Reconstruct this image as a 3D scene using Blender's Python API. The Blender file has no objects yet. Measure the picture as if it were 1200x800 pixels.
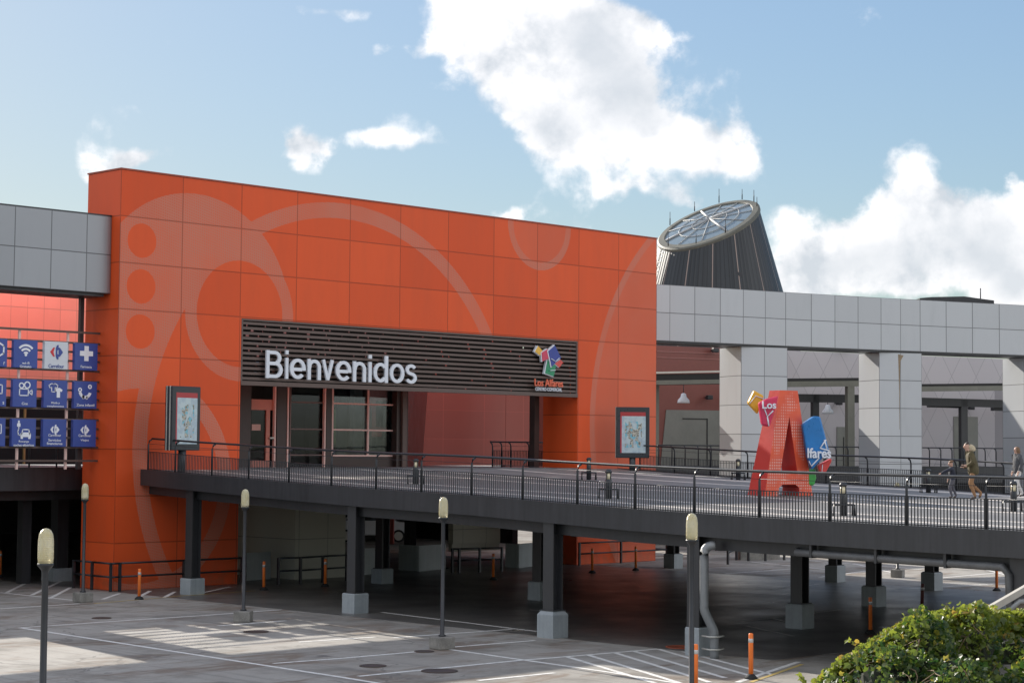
import bpy, bmesh, math, random
from mathutils import Vector, Matrix
random.seed(7)
SC = bpy.context.scene
COL = SC.collection
# ------------------------------------------------------------------ camera
f = 2224.56
R = Vector((0.7008895885, -0.7132213057, 0.0083158807))
U = Vector((-0.0459289195, -0.0334940461, 0.9983830343))
F = Vector((0.7117895188, 0.7001382135, 0.0562331118))
CP = Vector((-35.6621104, -53.4080565, 4.7869034))
cd = bpy.data.cameras.new('camera'); cam = bpy.data.objects.new('camera', cd); COL.objects.link(cam)
M = Matrix((R, U, -F)).transposed().to_4x4(); M.translation = CP
cam.matrix_world = M
cd.sensor_width = 36; cd.lens = f / 1200 * 36; cd.clip_start = .5; cd.clip_end = 3000
SC.camera = cam
# survey helpers: a sight line of the photograph cut with a real plane
def ray(x, y): return F + R * ((x - 600) / f) - U * ((y - 400) / f)
def gz(x, y, z=0.): d = ray(x, y); return CP + d * ((z - CP.z) / d.z)
def gy(x, y, Y=0.): d = ray(x, y); return CP + d * ((Y - CP.y) / d.y)
def gp(x, y, P0, n): d = ray(x, y); return CP + d * ((P0 - CP).dot(n) / d.dot(n))
def gd(x, y, d): return CP + ray(x, y) * d
V = Vector
# ------------------------------------------------------------------ node helpers
class Nd:
    def __init__(s, nt, sock): s.nt = nt; s.s = sock
    def _m(s, op, *a, clamp=False):
        n = s.nt.nodes.new('ShaderNodeMath'); n.operation = op; n.use_clamp = clamp
        for i, v in enumerate((s,) + a):
            if isinstance(v, Nd): s.nt.links.new(v.s, n.inputs[i])
            else: n.inputs[i].default_value = v
        return Nd(s.nt, n.outputs[0])
    def __add__(s, o): return s._m('ADD', o)
    __radd__ = __add__
    def __sub__(s, o): return s._m('SUBTRACT', o)
    def __rsub__(s, o): return (s * -1.0) + o
    def __mul__(s, o): return s._m('MULTIPLY', o)
    __rmul__ = __mul__
    def __truediv__(s, o): return s._m('DIVIDE', o)
    def lt(s, o): return s._m('LESS_THAN', o)
    def gt(s, o): return s._m('GREATER_THAN', o)
    def fr(s): return s._m('FRACT')
    def fl(s): return s._m('FLOOR')
    def ab(s): return s._m('ABSOLUTE')
    def mx(s, o): return s._m('MAXIMUM', o)
    def mn(s, o): return s._m('MINIMUM', o)
    def pw(s, o): return s._m('POWER', o)
    def sq(s): return s._m('SQRT')
    def ex(s): return s._m('EXPONENT')
    def cl(s): return s._m('ADD', 0.0, clamp=True)
    def ss(s, a, b):
        n = s.nt.nodes.new('ShaderNodeMapRange'); n.interpolation_type = 'SMOOTHSTEP'
        s.nt.links.new(s.s, n.inputs[0]); n.inputs[1].default_value = a; n.inputs[2].default_value = b
        return Nd(s.nt, n.outputs[0])
def mixc(nt, fac, a, b):
    n = nt.nodes.new('ShaderNodeMix'); n.data_type = 'RGBA'
    for i, v in ((0, fac), (6, a), (7, b)):
        if isinstance(v, Nd): nt.links.new(v.s, n.inputs[i])
        elif i == 0: n.inputs[0].default_value = v
        else: n.inputs[i].default_value = (*v[:3], 1)
    return Nd(nt, n.outputs[2])
def coords(nt, kind='Object'):
    n = nt.nodes.new('ShaderNodeTexCoord'); return Nd(nt, n.outputs[kind])
def sep(v):
    n = v.nt.nodes.new('ShaderNodeSeparateXYZ'); v.nt.links.new(v.s, n.inputs[0])
    return [Nd(v.nt, o) for o in n.outputs]
def comb(nt, *a):
    n = nt.nodes.new('ShaderNodeCombineXYZ')
    for i, v in enumerate(a):
        if isinstance(v, Nd): nt.links.new(v.s, n.inputs[i])
        else: n.inputs[i].default_value = v
    return Nd(nt, n.outputs[0])
def noise(vec, scale, detail=4, rough=.55, dist=0., out=0):
    n = vec.nt.nodes.new('ShaderNodeTexNoise'); vec.nt.links.new(vec.s, n.inputs['Vector'])
    n.inputs['Scale'].default_value = scale; n.inputs['Detail'].default_value = detail
    n.inputs['Roughness'].default_value = rough; n.inputs['Distortion'].default_value = dist
    return Nd(vec.nt, n.outputs[out])
def white(vec):
    n = vec.nt.nodes.new('ShaderNodeTexWhiteNoise'); n.noise_dimensions = '3D'; vec.nt.links.new(vec.s, n.inputs[0]); return Nd(vec.nt, n.outputs[0])
def mat(name):
    m = bpy.data.materials.new(name); m.use_nodes = True; nt = m.node_tree
    return m, nt, nt.nodes['Principled BSDF']
def bump(nt, b, h, strength=.3, dist=.02):
    n = nt.nodes.new('ShaderNodeBump'); n.inputs['Strength'].default_value = strength; n.inputs['Distance'].default_value = dist
    nt.links.new(h.s, n.inputs['Height']); nt.links.new(n.outputs[0], b.inputs['Normal'])
def pm(name, c, rough=.5, metal=0., var=.15, scale=1.2, bmp=0., bscale=40, spec=.5, streak=0.):
    """plain paint / metal / stone with soft uneven wear"""
    m, nt, b = mat(name)
    o = coords(nt)
    n1 = noise(o, scale, 5, .6); n2 = noise(o, scale * 9, 4, .6)
    k = n1 * .65 + n2 * .35
    if streak:
        x, y, z = sep(o); k2 = noise(comb(nt, x * 5, y * 5, z * .35), 1.5, 4, .6)
        k = k * (1 - streak) + k2 * streak
    k = k.ss(.25, .75)
    col = mixc(nt, k, [v * (1 - var) for v in c], [min(1, v * (1 + var)) for v in c])
    nt.links.new(col.s, b.inputs['Base Color'])
    rr = k * .12 + (rough - .06); nt.links.new(rr.s, b.inputs['Roughness'])
    b.inputs['Metallic'].default_value = metal; b.inputs['Specular IOR Level'].default_value = spec
    if bmp: bump(nt, b, noise(o, bscale, 3, .6), bmp, .02)
    return m
# ------------------------------------------------------------------ mesh helpers
def B(): return bmesh.new()
def box(bm, lo, hi, mi=0):
    x0, y0, z0 = lo; x1, y1, z1 = hi
    v = [bm.verts.new(p) for p in ((x0,y0,z0),(x1,y0,z0),(x1,y1,z0),(x0,y1,z0),(x0,y0,z1),(x1,y0,z1),(x1,y1,z1),(x0,y1,z1))]
    for q in ((3,2,1,0),(4,5,6,7),(0,1,5,4),(1,2,6,5),(2,3,7,6),(3,0,4,7)):
        fc = bm.faces.new([v[i] for i in q]); fc.material_index = mi
def obox(bm, o, ax, ay, az, mi=0):
    """box from corner o along three edge vectors"""
    o, ax, ay, az = V(o), V(ax), V(ay), V(az)
    v = [bm.verts.new(p) for p in (o, o+ax, o+ax+ay, o+ay, o+az, o+ax+az, o+ax+ay+az, o+ay+az)]
    for q in ((3,2,1,0),(4,5,6,7),(0,1,5,4),(1,2,6,5),(2,3,7,6),(3,0,4,7)):
        fc = bm.faces.new([v[i] for i in q]); fc.material_index = mi
def prism(bm, pts, d, mi=0, holes=()):
    """polygon pts (3-D, planar) pushed along vector d; holes are bridged by triangulation"""
    d = V(d)
    if not holes:
        a = [bm.verts.new(p) for p in pts]; b = [bm.verts.new(V(p) + d) for p in pts]
        n = len(a); fs = [bm.faces.new(a), bm.faces.new(b[::-1])]
        for i in range(n): fs.append(bm.faces.new((a[i], b[i], b[(i+1) % n], a[(i+1) % n])))
        for q in fs: q.material_index = mi
        return fs
    from mathutils.geometry import tessellate_polygon
    loops = [list(map(V, pts))] + [list(map(V, h)) for h in holes]
    flat = [p for l in loops for p in l]
    tri = tessellate_polygon(loops)
    a = [bm.verts.new(p) for p in flat]; b = [bm.verts.new(p + d) for p in flat]
    for t in tri:
        bm.faces.new([a[i] for i in t]).material_index = mi; bm.faces.new([b[i] for i in t[::-1]]).material_index = mi
    k = 0
    for l in loops:
        n = len(l)
        for i in range(n):
            j = (i+1) % n; bm.faces.new((a[k+i], b[k+i], b[k+j], a[k+j])).material_index = mi
        k += n
def tube(bm, pts, r, n=8, mi=0, caps=True):
    pts = [V(p) for p in pts]; rs = r if isinstance(r, (list, tuple)) else [r] * len(pts)
    rings = []; up = V((0, 0, 1))
    for i, p in enumerate(pts):
        t = (pts[min(i+1, len(pts)-1)] - pts[max(i-1, 0)]).normalized()
        a = t.cross(up)
        if a.length < .05: a = t.cross(V((1, 0, 0)))
        a.normalize(); b = a.cross(t)
        rings.append([bm.verts.new(p + (a * math.cos(2*math.pi*k/n) + b * math.sin(2*math.pi*k/n)) * rs[i]) for k in range(n)])
    for i in range(len(rings)-1):
        for k in range(n):
            fc = bm.faces.new((rings[i][k], rings[i][(k+1) % n], rings[i+1][(k+1) % n], rings[i+1][k])); fc.material_index = mi; fc.smooth = True
    if caps:
        bm.faces.new(rings[0][::-1]).material_index = mi; bm.faces.new(rings[-1]).material_index = mi
def smooth(pts, it=2):
    pts = [V(p) for p in pts]
    for _ in range(it):
        q = [pts[0]]
        for a, b in zip(pts, pts[1:]): q += [a * .75 + b * .25, a * .25 + b * .75]
        pts = q + [pts[-1]]
    return pts
def lathe(bm, prof, n=20, c=(0, 0, 0), mi=0):
    c = V(c); rings = []
    for r, z in prof:
        rings.append([bm.verts.new(c + V((r*math.cos(2*math.pi*k/n), r*math.sin(2*math.pi*k/n), z))) for k in range(n)])
    for i in range(len(rings)-1):
        for k in range(n):
            fc = bm.faces.new((rings[i][k], rings[i][(k+1) % n], rings[i+1][(k+1) % n], rings[i+1][k])); fc.material_index = mi; fc.smooth = True
    bm.faces.new(rings[0][::-1]).material_index = mi; bm.faces.new(rings[-1]).material_index = mi
def wloc(o):
    l = V((0, 0, 0))
    while o: l = l + o.location; o = o.parent
    return l
def obj(name, bm, mats, parent=None, world=True, bev=0., autosm=False):
    """link ONE mesh object; mesh coordinates are world coordinates unless world=False"""
    if parent is not None and world: bmesh.ops.translate(bm, verts=bm.verts, vec=-wloc(parent))
    bmesh.ops.recalc_face_normals(bm, faces=bm.faces)
    me = bpy.data.meshes.new(name); bm.to_mesh(me); bm.free()
    for m in (mats if isinstance(mats, (list, tuple)) else [mats]): me.materials.append(m)
    o = bpy.data.objects.new(name, me); COL.objects.link(o)
    if parent is not None: o.parent = parent
    if bev:
        md = o.modifiers.new('bevel', 'BEVEL'); md.width = bev; md.segments = 2; md.limit_method = 'ANGLE'
    return o
def tag(o, label, cat, group=None):
    o['label'] = label; o['category'] = cat
    if group: o['group'] = group
    return o
def thing(name, label, cat, loc=(0, 0, 0), group=None):
    o = bpy.data.objects.new(name, None); COL.objects.link(o); o.location = loc; o.empty_display_size = .3
    return tag(o, label, cat, group)
def struct(o): o['kind'] = 'structure'; return o
def dup(root, loc, label, rz=0.):
    r = root.copy(); COL.objects.link(r); r.location = loc; r.rotation_euler.z = rz; r['label'] = label
    for ch in list(root.children):
        c = ch.copy(); COL.objects.link(c); c.parent = r
        for g in list(ch.children):
            d = g.copy(); COL.objects.link(d); d.parent = c
    return r
def text_bm(body, size, ext, off=0., spacing=1.):
    cu = bpy.data.curves.new('t', 'FONT'); cu.body = body; cu.size = size; cu.extrude = ext; cu.offset = off; cu.resolution_u = 4
    cu.space_character = spacing
    o = bpy.data.objects.new('t', cu); COL.objects.link(o)
    dg = bpy.context.evaluated_depsgraph_get(); me = bpy.data.meshes.new_from_object(o.evaluated_get(dg))
    bm = B(); bm.from_mesh(me)
    bpy.data.objects.remove(o); bpy.data.curves.remove(cu); bpy.data.meshes.remove(me)
    return bm
def fit_text(body, O, right, up, w, h, ext, off=0., spacing=1., center=False):
    """text mesh fitted to a box w x h whose lower left corner is O, in the plane right/up"""
    bm = text_bm(body, 1., 0.01, off, spacing)
    if not bm.verts: return bm
    xs = [v.co.x for v in bm.verts]; ys = [v.co.y for v in bm.verts]
    x0, x1, y0, y1 = min(xs), max(xs), min(ys), max(ys); right, up = V(right), V(up); n = right.cross(up)
    for v in bm.verts:
        a = (v.co.x - x0) / (x1 - x0) * w; b = (v.co.y - y0) / (y1 - y0) * h; c = ext if v.co.z > 0 else 0
        v.co = V(O) + right * a + up * b + n * c
    return bm
def merge(bm, other):
    me = bpy.data.meshes.new('x'); other.to_mesh(me); other.free(); bm.from_mesh(me); bpy.data.meshes.remove(me)
# ------------------------------------------------------------------ materials
W_P, H_P = 2.5093, 1.5525          # facade panel
def facade_mat():
    m, nt, b = mat('orange_panels'); o = coords(nt); x, y, z = sep(o)
    def dist(cx, cz):
        dx = x - cx; dz = z - cz; return (dx * dx + dz * dz).sq()
    dA = dist(3.04, 9.23); dB = dist(5.03, 9.42); dD = dist(9.70, 4.72); dC = dist(.915, 3.486); dE = dist(20.21, 13.92); dF = dist(34.05, 5.84)
    inA = dA.lt(4.22); notD = dD.gt(8.48); notC = dC.gt(3.2)
    t = inA * notD * notC
    t = t.mx(dD.gt(8.48) * dD.lt(9.05))                       # great ring
    t = t.mx(dB.gt(1.87) * dB.lt(2.36))                       # small ring
    t = t.mx(inA * x.gt(5.0) * z.gt(9.2) * dB.gt(1.87))
    t = t * (1 - dB.lt(1.87))
    t = t.mx(dC.gt(3.3) * dC.lt(3.85) * z.lt(6.6))
    for cz in (11.648, 10.107, 8.593): t = t * (1 - dist(.868, cz).lt(.576))
    t = t.mx(dE.gt(1.55) * dE.lt(1.86)); t = t.mx(dE.lt(1.55) * .35)
    t = t.mx(dF.gt(10.42) * dF.lt(10.74)); t = t.mx(dF.lt(10.42) * .5)
    front = y.lt(.02); t = t * front
    hatch = ((x * 11.0).fr().lt(.45)).mx((z * 11.0 + x * 2.5).fr().lt(.5))
    t = t * (hatch * .5 + .40) * (noise(o, .45, 3).ss(.2, .8) * .4 + .62)
    # joints
    u = x / W_P; w = z / H_P
    jx = ((u + .5).fr() - .5).ab() * W_P; jz = ((w + .5).fr() - .5).ab() * H_P
    j = (jx.lt(.02) * y.lt(.02)).mx(jz.lt(.02))
    cell = white(comb(nt, u.fl(), w.fl(), y.gt(.02)))
    base = mixc(nt, cell, (.66, .080, .017), (.76, .102, .024))
    n1 = noise(comb(nt, x * 1.3, y * 1.3, z * .25), .8, 5, .65)
    base = mixc(nt, n1.ss(.35, .8) * .25, base, (.44, .075, .030))
    # lowest course dusty
    base = mixc(nt, (1 - z.ss(0, 1.0)) * noise(o, 3, 4).ss(.35, .7) * .5, base, (.30, .10, .05))
    base = mixc(nt, t, base, (.54, .20, .135))
    base = mixc(nt, j * .58, base, (.20, .035, .012))
    nt.links.new(base.s, b.inputs['Base Color'])
    b.inputs['Roughness'].default_value = .42; b.inputs['Specular IOR Level'].default_value = .24
    h = noise(o, .55, 3) * .6 + cell * .3 + noise(o, 2.2, 2) * .12 - j * .6
    bump(nt, b, h, .34, .04)
    return m
def panel_mat(name, c, jw=.018, dark=.3, metal=.35, rough=.36, uv=True, pu=1., pv=1., var=.05, stain=.18, ou=0., ov=0.):
    """metal cladding: joints follow the UV grid (one panel per unit)"""
    m, nt, b = mat(name); o = coords(nt)
    if uv: u, v, _ = sep(coords(nt, 'UV'))
    else:
        x, y, z = sep(o); u = x / pu + ou; v = z / pv + ov
    ju = ((u + .5).fr() - .5).ab().lt(jw); jv = ((v + .5).fr() - .5).ab().lt(jw * 1.1)
    j = ju.mx(jv); cell = white(comb(nt, (u + .001).fl(), (v + .001).fl(), 0.))
    base = mixc(nt, cell, [k * (1 - var) for k in c], [k * (1 + var) for k in c])
    x, y, z = sep(o)
    st = noise(comb(nt, x * 1.6, y * 1.6, z * .3), 1.2, 5, .65).ss(.5, .85)
    base = mixc(nt, st * stain, base, [k * .55 for k in c])
    base = mixc(nt, j * .9, base, [k * dark for k in c])
    nt.links.new(base.s, b.inputs['Base Color']); b.inputs['Metallic'].default_value = metal; b.inputs['Roughness'].default_value = rough
    bump(nt, b, noise(o, .7, 3) * .6 + cell * .4 - j * .5, .22, .025)
    return m
def ground_mat():
    m, nt, b = mat('worn_concrete'); o = coords(nt); x, y, z = sep(o)
    big = noise(o, .09, 5, .6); mid = noise(o, .5, 6, .65); fine = noise(o, 9, 4, .7); grit = noise(o, 60, 2, .6)
    base = mixc(nt, big.ss(.3, .7), (.305, .285, .255), (.395, .375, .34))
    base = mixc(nt, mid.ss(.44, .68) * .7, base, (.15, .135, .115))
    base = mixc(nt, noise(comb(nt, x * .35, y * .9, 0.), .8, 5, .7, .6).ss(.49, .64) * .8, base, (.165, .112, .074))   # rust brown
    base = mixc(nt, fine.ss(.45, .8) * .3, base, (.15, .145, .14))
    base = mixc(nt, noise(comb(nt, x * 3.2, y * .16, 0.), 1., 4, .6).ss(.52, .72) * .5, base, (.12, .115, .11))       # tyre tracks along the aisle
    spots = noise(o, .75, 2, .5, .3).ss(.70, .76)
    base = mixc(nt, spots * .75, base, (.07, .06, .055))                                                              # oil
    jx = ((x / 5.2 + .27).fr() - .5).ab().lt(.0025); jy = ((y / 5.2 + .1).fr() - .5).ab().lt(.0025)
    base = mixc(nt, jx.mx(jy) * .6, base, (.12, .115, .11))
    vn = nt.nodes.new('ShaderNodeTexVoronoi'); vn.feature = 'DISTANCE_TO_EDGE'; vn.inputs['Scale'].default_value = .17
    wv_ = comb(nt, x + noise(o, .8, 4) * 2.2, y + noise(comb(nt, x, y, 5.), .8, 4) * 2.2, 0.); nt.links.new(wv_.s, vn.inputs['Vector'])
    crack = Nd(nt, vn.outputs['Distance']).lt(.006) * noise(o, .3, 2).ss(.42, .5)
    base = mixc(nt, crack * .45, base, (.07, .065, .06))
    pt = white(comb(nt, (x / 3.1 + noise(o, .1, 1)).fl(), (y / 4.3).fl(), 2.))
    base = mixc(nt, pt.gt(.86) * .35, base, (.13, .125, .12)); base = mixc(nt, pt.lt(.08) * .25, base, (.46, .44, .41))
    drip = noise(o, 2.6, 3, .6, .2).ss(.66, .72) * noise(o, .35, 2).ss(.45, .6); base = mixc(nt, drip * .6, base, (.09, .08, .07))
    under = (x.gt(-.2)) * (x.lt(23.)) * (y.gt(-27.))                                                                  # darker, smoother ground below the bridge
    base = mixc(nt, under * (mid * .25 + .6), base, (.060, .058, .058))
    base = mixc(nt, grit * .25, base, (.2, .2, .19))
    nt.links.new(base.s, b.inputs['Base Color'])
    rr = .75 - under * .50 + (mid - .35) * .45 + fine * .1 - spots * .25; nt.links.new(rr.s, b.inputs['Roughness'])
    bump(nt, b, fine * .5 + grit * .5, .25, .01)
    return m
def paint_mat(name, c):
    m, nt, b = mat(name); o = coords(nt)
    k = noise(o, 5, 5, .7).ss(.46, .68) * .55
    col = mixc(nt, k, c, (.3, .29, .27)); nt.links.new(col.s, b.inputs['Base Color']); b.inputs['Roughness'].default_value = .7
    return m
def deck_mat():
    m, nt, b = mat('deck_paving'); u, v, _ = sep(coords(nt, 'UV')); o = coords(nt)
    n1 = noise(o, .4, 5, .6)
    base = mixc(nt, n1.ss(.3, .7), (.165, .16, .158), (.225, .215, .205))
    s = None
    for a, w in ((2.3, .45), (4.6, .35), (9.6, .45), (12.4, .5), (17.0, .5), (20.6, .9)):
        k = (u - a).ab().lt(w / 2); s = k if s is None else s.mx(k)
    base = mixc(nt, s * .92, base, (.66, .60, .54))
    ju = ((u / .6).fr() - .5).ab().gt(.485); jv = ((v / .6).fr() - .5).ab().gt(.485)
    base = mixc(nt, ju.mx(jv) * .5, base, (.1, .1, .1))
    nt.links.new(base.s, b.inputs['Base Color']); b.inputs['Roughness'].default_value = .65
    bump(nt, b, noise(o, 25, 3), .15, .01)
    return m
def diamond_mat():
    m, nt, b = mat('diamond_cladding'); u, v, _ = sep(coords(nt, 'UV')); o = coords(nt)
    a = u / 1.9; c = v / 3.1
    j = ((a + c).fr() - .5).ab().gt(.489).mx(((a - c).fr() - .5).ab().gt(.489))
    cell = white(comb(nt, (a + c).fl(), (a - c).fl(), 0.))
    base = mixc(nt, cell, (.43, .40, .41), (.47, .44, .45)); base = mixc(nt, j * .55, base, (.2, .19, .2))
    nt.links.new(base.s, b.inputs['Base Color']); b.inputs['Roughness'].default_value = .5
    return m
def glass_mat(name, c=(.02, .022, .025), rough=.04):
    m, nt, b = mat(name); b.inputs['Base Color'].default_value = (*c, 1); b.inputs['Roughness'].default_value = rough
    b.inputs['Specular IOR Level'].default_value = .5; b.inputs['IOR'].default_value = 1.5
    o = coords(nt); bump(nt, b, noise(o, .6, 2), .04, .02)
    return m
def clear_glass_mat(name, tint, extra):
    m, nt, b = mat(name); nt.nodes.remove(b); o = coords(nt)
    tr = nt.nodes.new('ShaderNodeBsdfTransparent'); tr.inputs[0].default_value = (*tint, 1)
    gl = nt.nodes.new('ShaderNodeBsdfGlossy'); gl.inputs['Roughness'].default_value = .03; gl.inputs[0].default_value = (.34, .36, .37, 1)
    fr = nt.nodes.new('ShaderNodeFresnel'); fr.inputs[0].default_value = 1.5
    bp_ = nt.nodes.new('ShaderNodeBump'); bp_.inputs['Strength'].default_value = .06; bp_.inputs['Distance'].default_value = .03; nt.links.new(noise(o, .9, 2).s, bp_.inputs['Height']); nt.links.new(bp_.outputs[0], gl.inputs['Normal'])
    mx = nt.nodes.new('ShaderNodeMixShader'); fa = (Nd(nt, fr.outputs[0]) * 1.0 + extra).cl(); nt.links.new(fa.s, mx.inputs[0]); nt.links.new(tr.outputs[0], mx.inputs[1]); nt.links.new(gl.outputs[0], mx.inputs[2]); nt.links.new(mx.outputs[0], nt.nodes['Material Output'].inputs[0])
    return m
def globe_mat():
    m, nt, b = mat('ribbed_globe'); o = coords(nt); x, y, z = sep(o)
    h = (z * 40).fr(); col = mixc(nt, noise(o, 5, 4).ss(.3, .7), (.62, .55, .32), (.70, .65, .45))
    nt.links.new(col.s, b.inputs['Base Color']); b.inputs['Roughness'].default_value = .25
    b.inputs['Transmission Weight'].default_value = .25; b.inputs['Subsurface Weight'].default_value = .3; b.inputs['Subsurface Radius'].default_value = (.1, .1, .07)
    bump(nt, b, (h - .5).ab(), .4, .02)
    return m
def leaf_mat(name, c1, c2):
    m, nt, b = mat(name); o = coords(nt)
    info = nt.nodes.new('ShaderNodeAttribute'); info.attribute_name = 'tint'
    k = Nd(nt, info.outputs['Fac'])
    col = mixc(nt, k, c1, c2); nt.links.new(col.s, b.inputs['Base Color']); b.inputs['Roughness'].default_value = .42
    tr = nt.nodes.new('ShaderNodeBsdfTranslucent'); c3 = mixc(nt, k, [min(1, v * 2.2) for v in c1], [min(1, v * 2.0) for v in c2]); nt.links.new(c3.s, tr.inputs[0])
    mx = nt.nodes.new('ShaderNodeMixShader'); mx.inputs[0].default_value = .42
    nt.links.new(b.outputs[0], mx.inputs[1]); nt.links.new(tr.outputs[0], mx.inputs[2])
    nt.links.new(mx.outputs[0], nt.nodes['Material Output'].inputs[0])
    return m
def ribbed_mat():
    m, nt, b = mat('standing_seam_zinc'); u, v, _ = sep(coords(nt, 'UV')); o = coords(nt)
    rib = ((u * 96).fr() - .5).ab()
    seam = ((u * 16 + .3).fr() - .5).ab().gt(.478)
    base = mixc(nt, noise(comb(nt, u * 60, v * .3, 0.), 1, 4).ss(.3, .7), (.024, .027, .029), (.036, .040, .043))
    base = mixc(nt, rib.gt(.40) * .7, base, (.012, .013, .014))
    base = mixc(nt, seam, base, (.26, .20, .17))
    nt.links.new(base.s, b.inputs['Base Color']); b.inputs['Roughness'].default_value = .45; b.inputs['Metallic'].default_value = .3
    bump(nt, b, rib, .6, .05)
    return m
def poster_mat(name, seed):
    """a leaflet of blurred photographs under a red heading"""
    m, nt, b = mat(name); u, v, _ = sep(coords(nt, 'UV'))
    p = comb(nt, u * 5, v * 8, seed * 3.7)
    base = mixc(nt, noise(p, 1, 2).ss(.4, .6), (.50, .60, .62), (.40, .50, .56))
    inn = (u - .52).ab().lt(.33) * (v - .45).ab().lt(.32)
    pic = noise(comb(nt, u * 14, v * 20, seed * 1.0), 1, 4, .7)
    c2 = mixc(nt, pic.ss(.35, .65), (.10, .11, .10), (.62, .58, .48))
    c2 = mixc(nt, noise(p, 1.4, 1).ss(.5, .6), c2, (.20, .48, .58))
    base = mixc(nt, inn * noise(comb(nt, u * 6, v * 5, seed * 9.1), 1, 1).gt(.47), base, c2)
    base = mixc(nt, v.gt(.90), base, (.40, .03, .04)); base = mixc(nt, (u.lt(.06)) * v.lt(.9), base, (.42, .06, .08))
    nt.links.new(base.s, b.inputs['Base Color']); b.inputs['Roughness'].default_value = .12
    return m
ORANGE = facade_mat()
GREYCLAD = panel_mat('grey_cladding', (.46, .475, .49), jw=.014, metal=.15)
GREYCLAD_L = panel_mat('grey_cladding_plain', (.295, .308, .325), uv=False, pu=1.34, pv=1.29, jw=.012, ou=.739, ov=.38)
PINK = panel_mat('salmon_panels', (.96, .52, .44), uv=False, pu=.78, pv=.95, jw=.012, metal=.6, rough=.32, dark=.6)
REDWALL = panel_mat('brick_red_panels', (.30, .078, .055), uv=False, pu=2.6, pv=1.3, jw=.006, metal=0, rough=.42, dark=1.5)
BEIGE = panel_mat('beige_panels', (.46, .44, .36), uv=False, pu=1.35, pv=1.45, jw=.008, metal=0, rough=.55, dark=.4)
GROUND = ground_mat(); WHITEPAINT = paint_mat('white_road_paint', (.74, .73, .70)); YELLOWPAINT = paint_mat('yellow_road_paint', (.55, .40, .12))
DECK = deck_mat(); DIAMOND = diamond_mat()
STEEL = pm('dark_steel', (.042, .043, .046), .42, .2, .2, 1.0, streak=.5)
FASCIA = pm('dark_fascia_paint', (.040, .041, .045), .40, .1, .26, .9, streak=.6)
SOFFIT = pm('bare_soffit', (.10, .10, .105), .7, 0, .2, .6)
RAIL = pm('black_rail_paint', (.026, .028, .032), .38, .1, .2, 3)
FOOT = pm('grey_footing_paint', (.30, .33, .345), .6, 0, .2, 2.0, .2, 30, streak=.4)
CONC = pm('weathered_concrete', (.22, .21, .19), .85, 0, .4, 3.5, .4, 30)
BROWN = pm('brown_aluminium', (.105, .072, .062), .38, .25, .15, 1.5)
BROWN_D = pm('dark_brown_aluminium', (.05, .034, .030), .4, .2, .15, 1.5)
SALMONFRAME = pm('salmon_frame', (.78, .54, .48), .4, 0, .1)
SALMONDOOR = pm('salmon_door', (.55, .20, .14), .4, 0, .1)
WHITELET = pm('pale_letter_face', (.70, .73, .78), .4, 0, .05)
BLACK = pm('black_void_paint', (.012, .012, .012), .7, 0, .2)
GLASS = glass_mat('dark_glass'); GLASS2 = clear_glass_mat('window_glass', (.80, .83, .82), .015); GLASSD = clear_glass_mat('door_pane', (.55, .56, .56), .0)
BLUE = pm('blue_sign_face', (.035, .070, .30), .35, 0, .08, 2)
SIGNSIDE = pm('blue_sign_edge', (.03, .045, .16), .4, 0, .1)
SIGNWHITE = pm('white_sign_print', (.78, .80, .84), .4, 0, .04)
SIGNGREY = pm('pale_sign_face', (.62, .66, .70), .4, 0, .05)
RED = pm('red_print', (.60, .03, .04), .4, 0, .05)
GLOBE = globe_mat()
ORANGEPOST = pm('orange_plastic', (.86, .20, .035), .45, 0, .12, 5)
REFLECT = pm('reflective_band', (.62, .62, .62), .25, .3, .1, 8)
RUBBER = pm('black_rubber', (.02, .02, .02), .8, 0, .2, 5)
GALV = pm('galvanised_pipe', (.23, .24, .245), .5, .3, .2, 3, streak=.5)
OLIVE = pm('olive_grey_steel', (.15, .15, .125), .45, .1, .15, 1)
PLAINGREY = pm('plain_grey_door', (.20, .20, .175), .5, 0, .12, 1)
BARRIER = pm('pale_barrier_paint', (.44, .47, .47), .6, 0, .15, 1.5, streak=.4)
LAMPW = pm('warm_lamp_window', (.70, .62, .42), .3, 0, .1)
SKYLIGHT = glass_mat('skylight_glass', (.20, .25, .28), .08)
ALU = pm('pale_aluminium', (.52, .51, .46), .45, .3, .1, 1)
A_RED = pm('sculpture_red', (.52, .040, .030), .35, 0, .08, 1.5)
def a_front_mat():
    m, nt, b = mat('sculpture_dotted_front'); u, v, _ = sep(coords(nt, 'UV'))
    du = (u * 11.5).fr() - .5; dv = (v * 11.5).fr() - .5
    d = (du.ab()).mx(dv.ab()).lt(.30)
    o = coords(nt); tone = mixc(nt, noise(o, 1.2, 2).ss(.35, .65), (.74, .10, .035), (.64, .075, .03))
    col = mixc(nt, d * (noise(o, 1.3, 2).ss(.44, .56)) * .5, tone, (.74, .58, .52)); nt.links.new(col.s, b.inputs['Base Color']); b.inputs['Roughness'].default_value = .35
    return m
A_FRONT = a_front_mat()
T_YEL = pm('tile_yellow', (.72, .40, .03), .3); T_CRI = pm('tile_crimson', (.58, .03, .09), .3); T_BLU = pm('tile_blue', (.012, .17, .46), .3)
T_RED = pm('tile_red', (.66, .06, .05), .3); T_GRN = pm('tile_green', (.05, .34, .06), .3); T_NAVY = pm('tile_navy', (.02, .045, .28), .35)
T_GRN2 = pm('tile_deep_green', (.01, .25, .11), .35); TEXTORANGE = pm('orange_lettering', (.78, .16, .08), .4)
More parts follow.
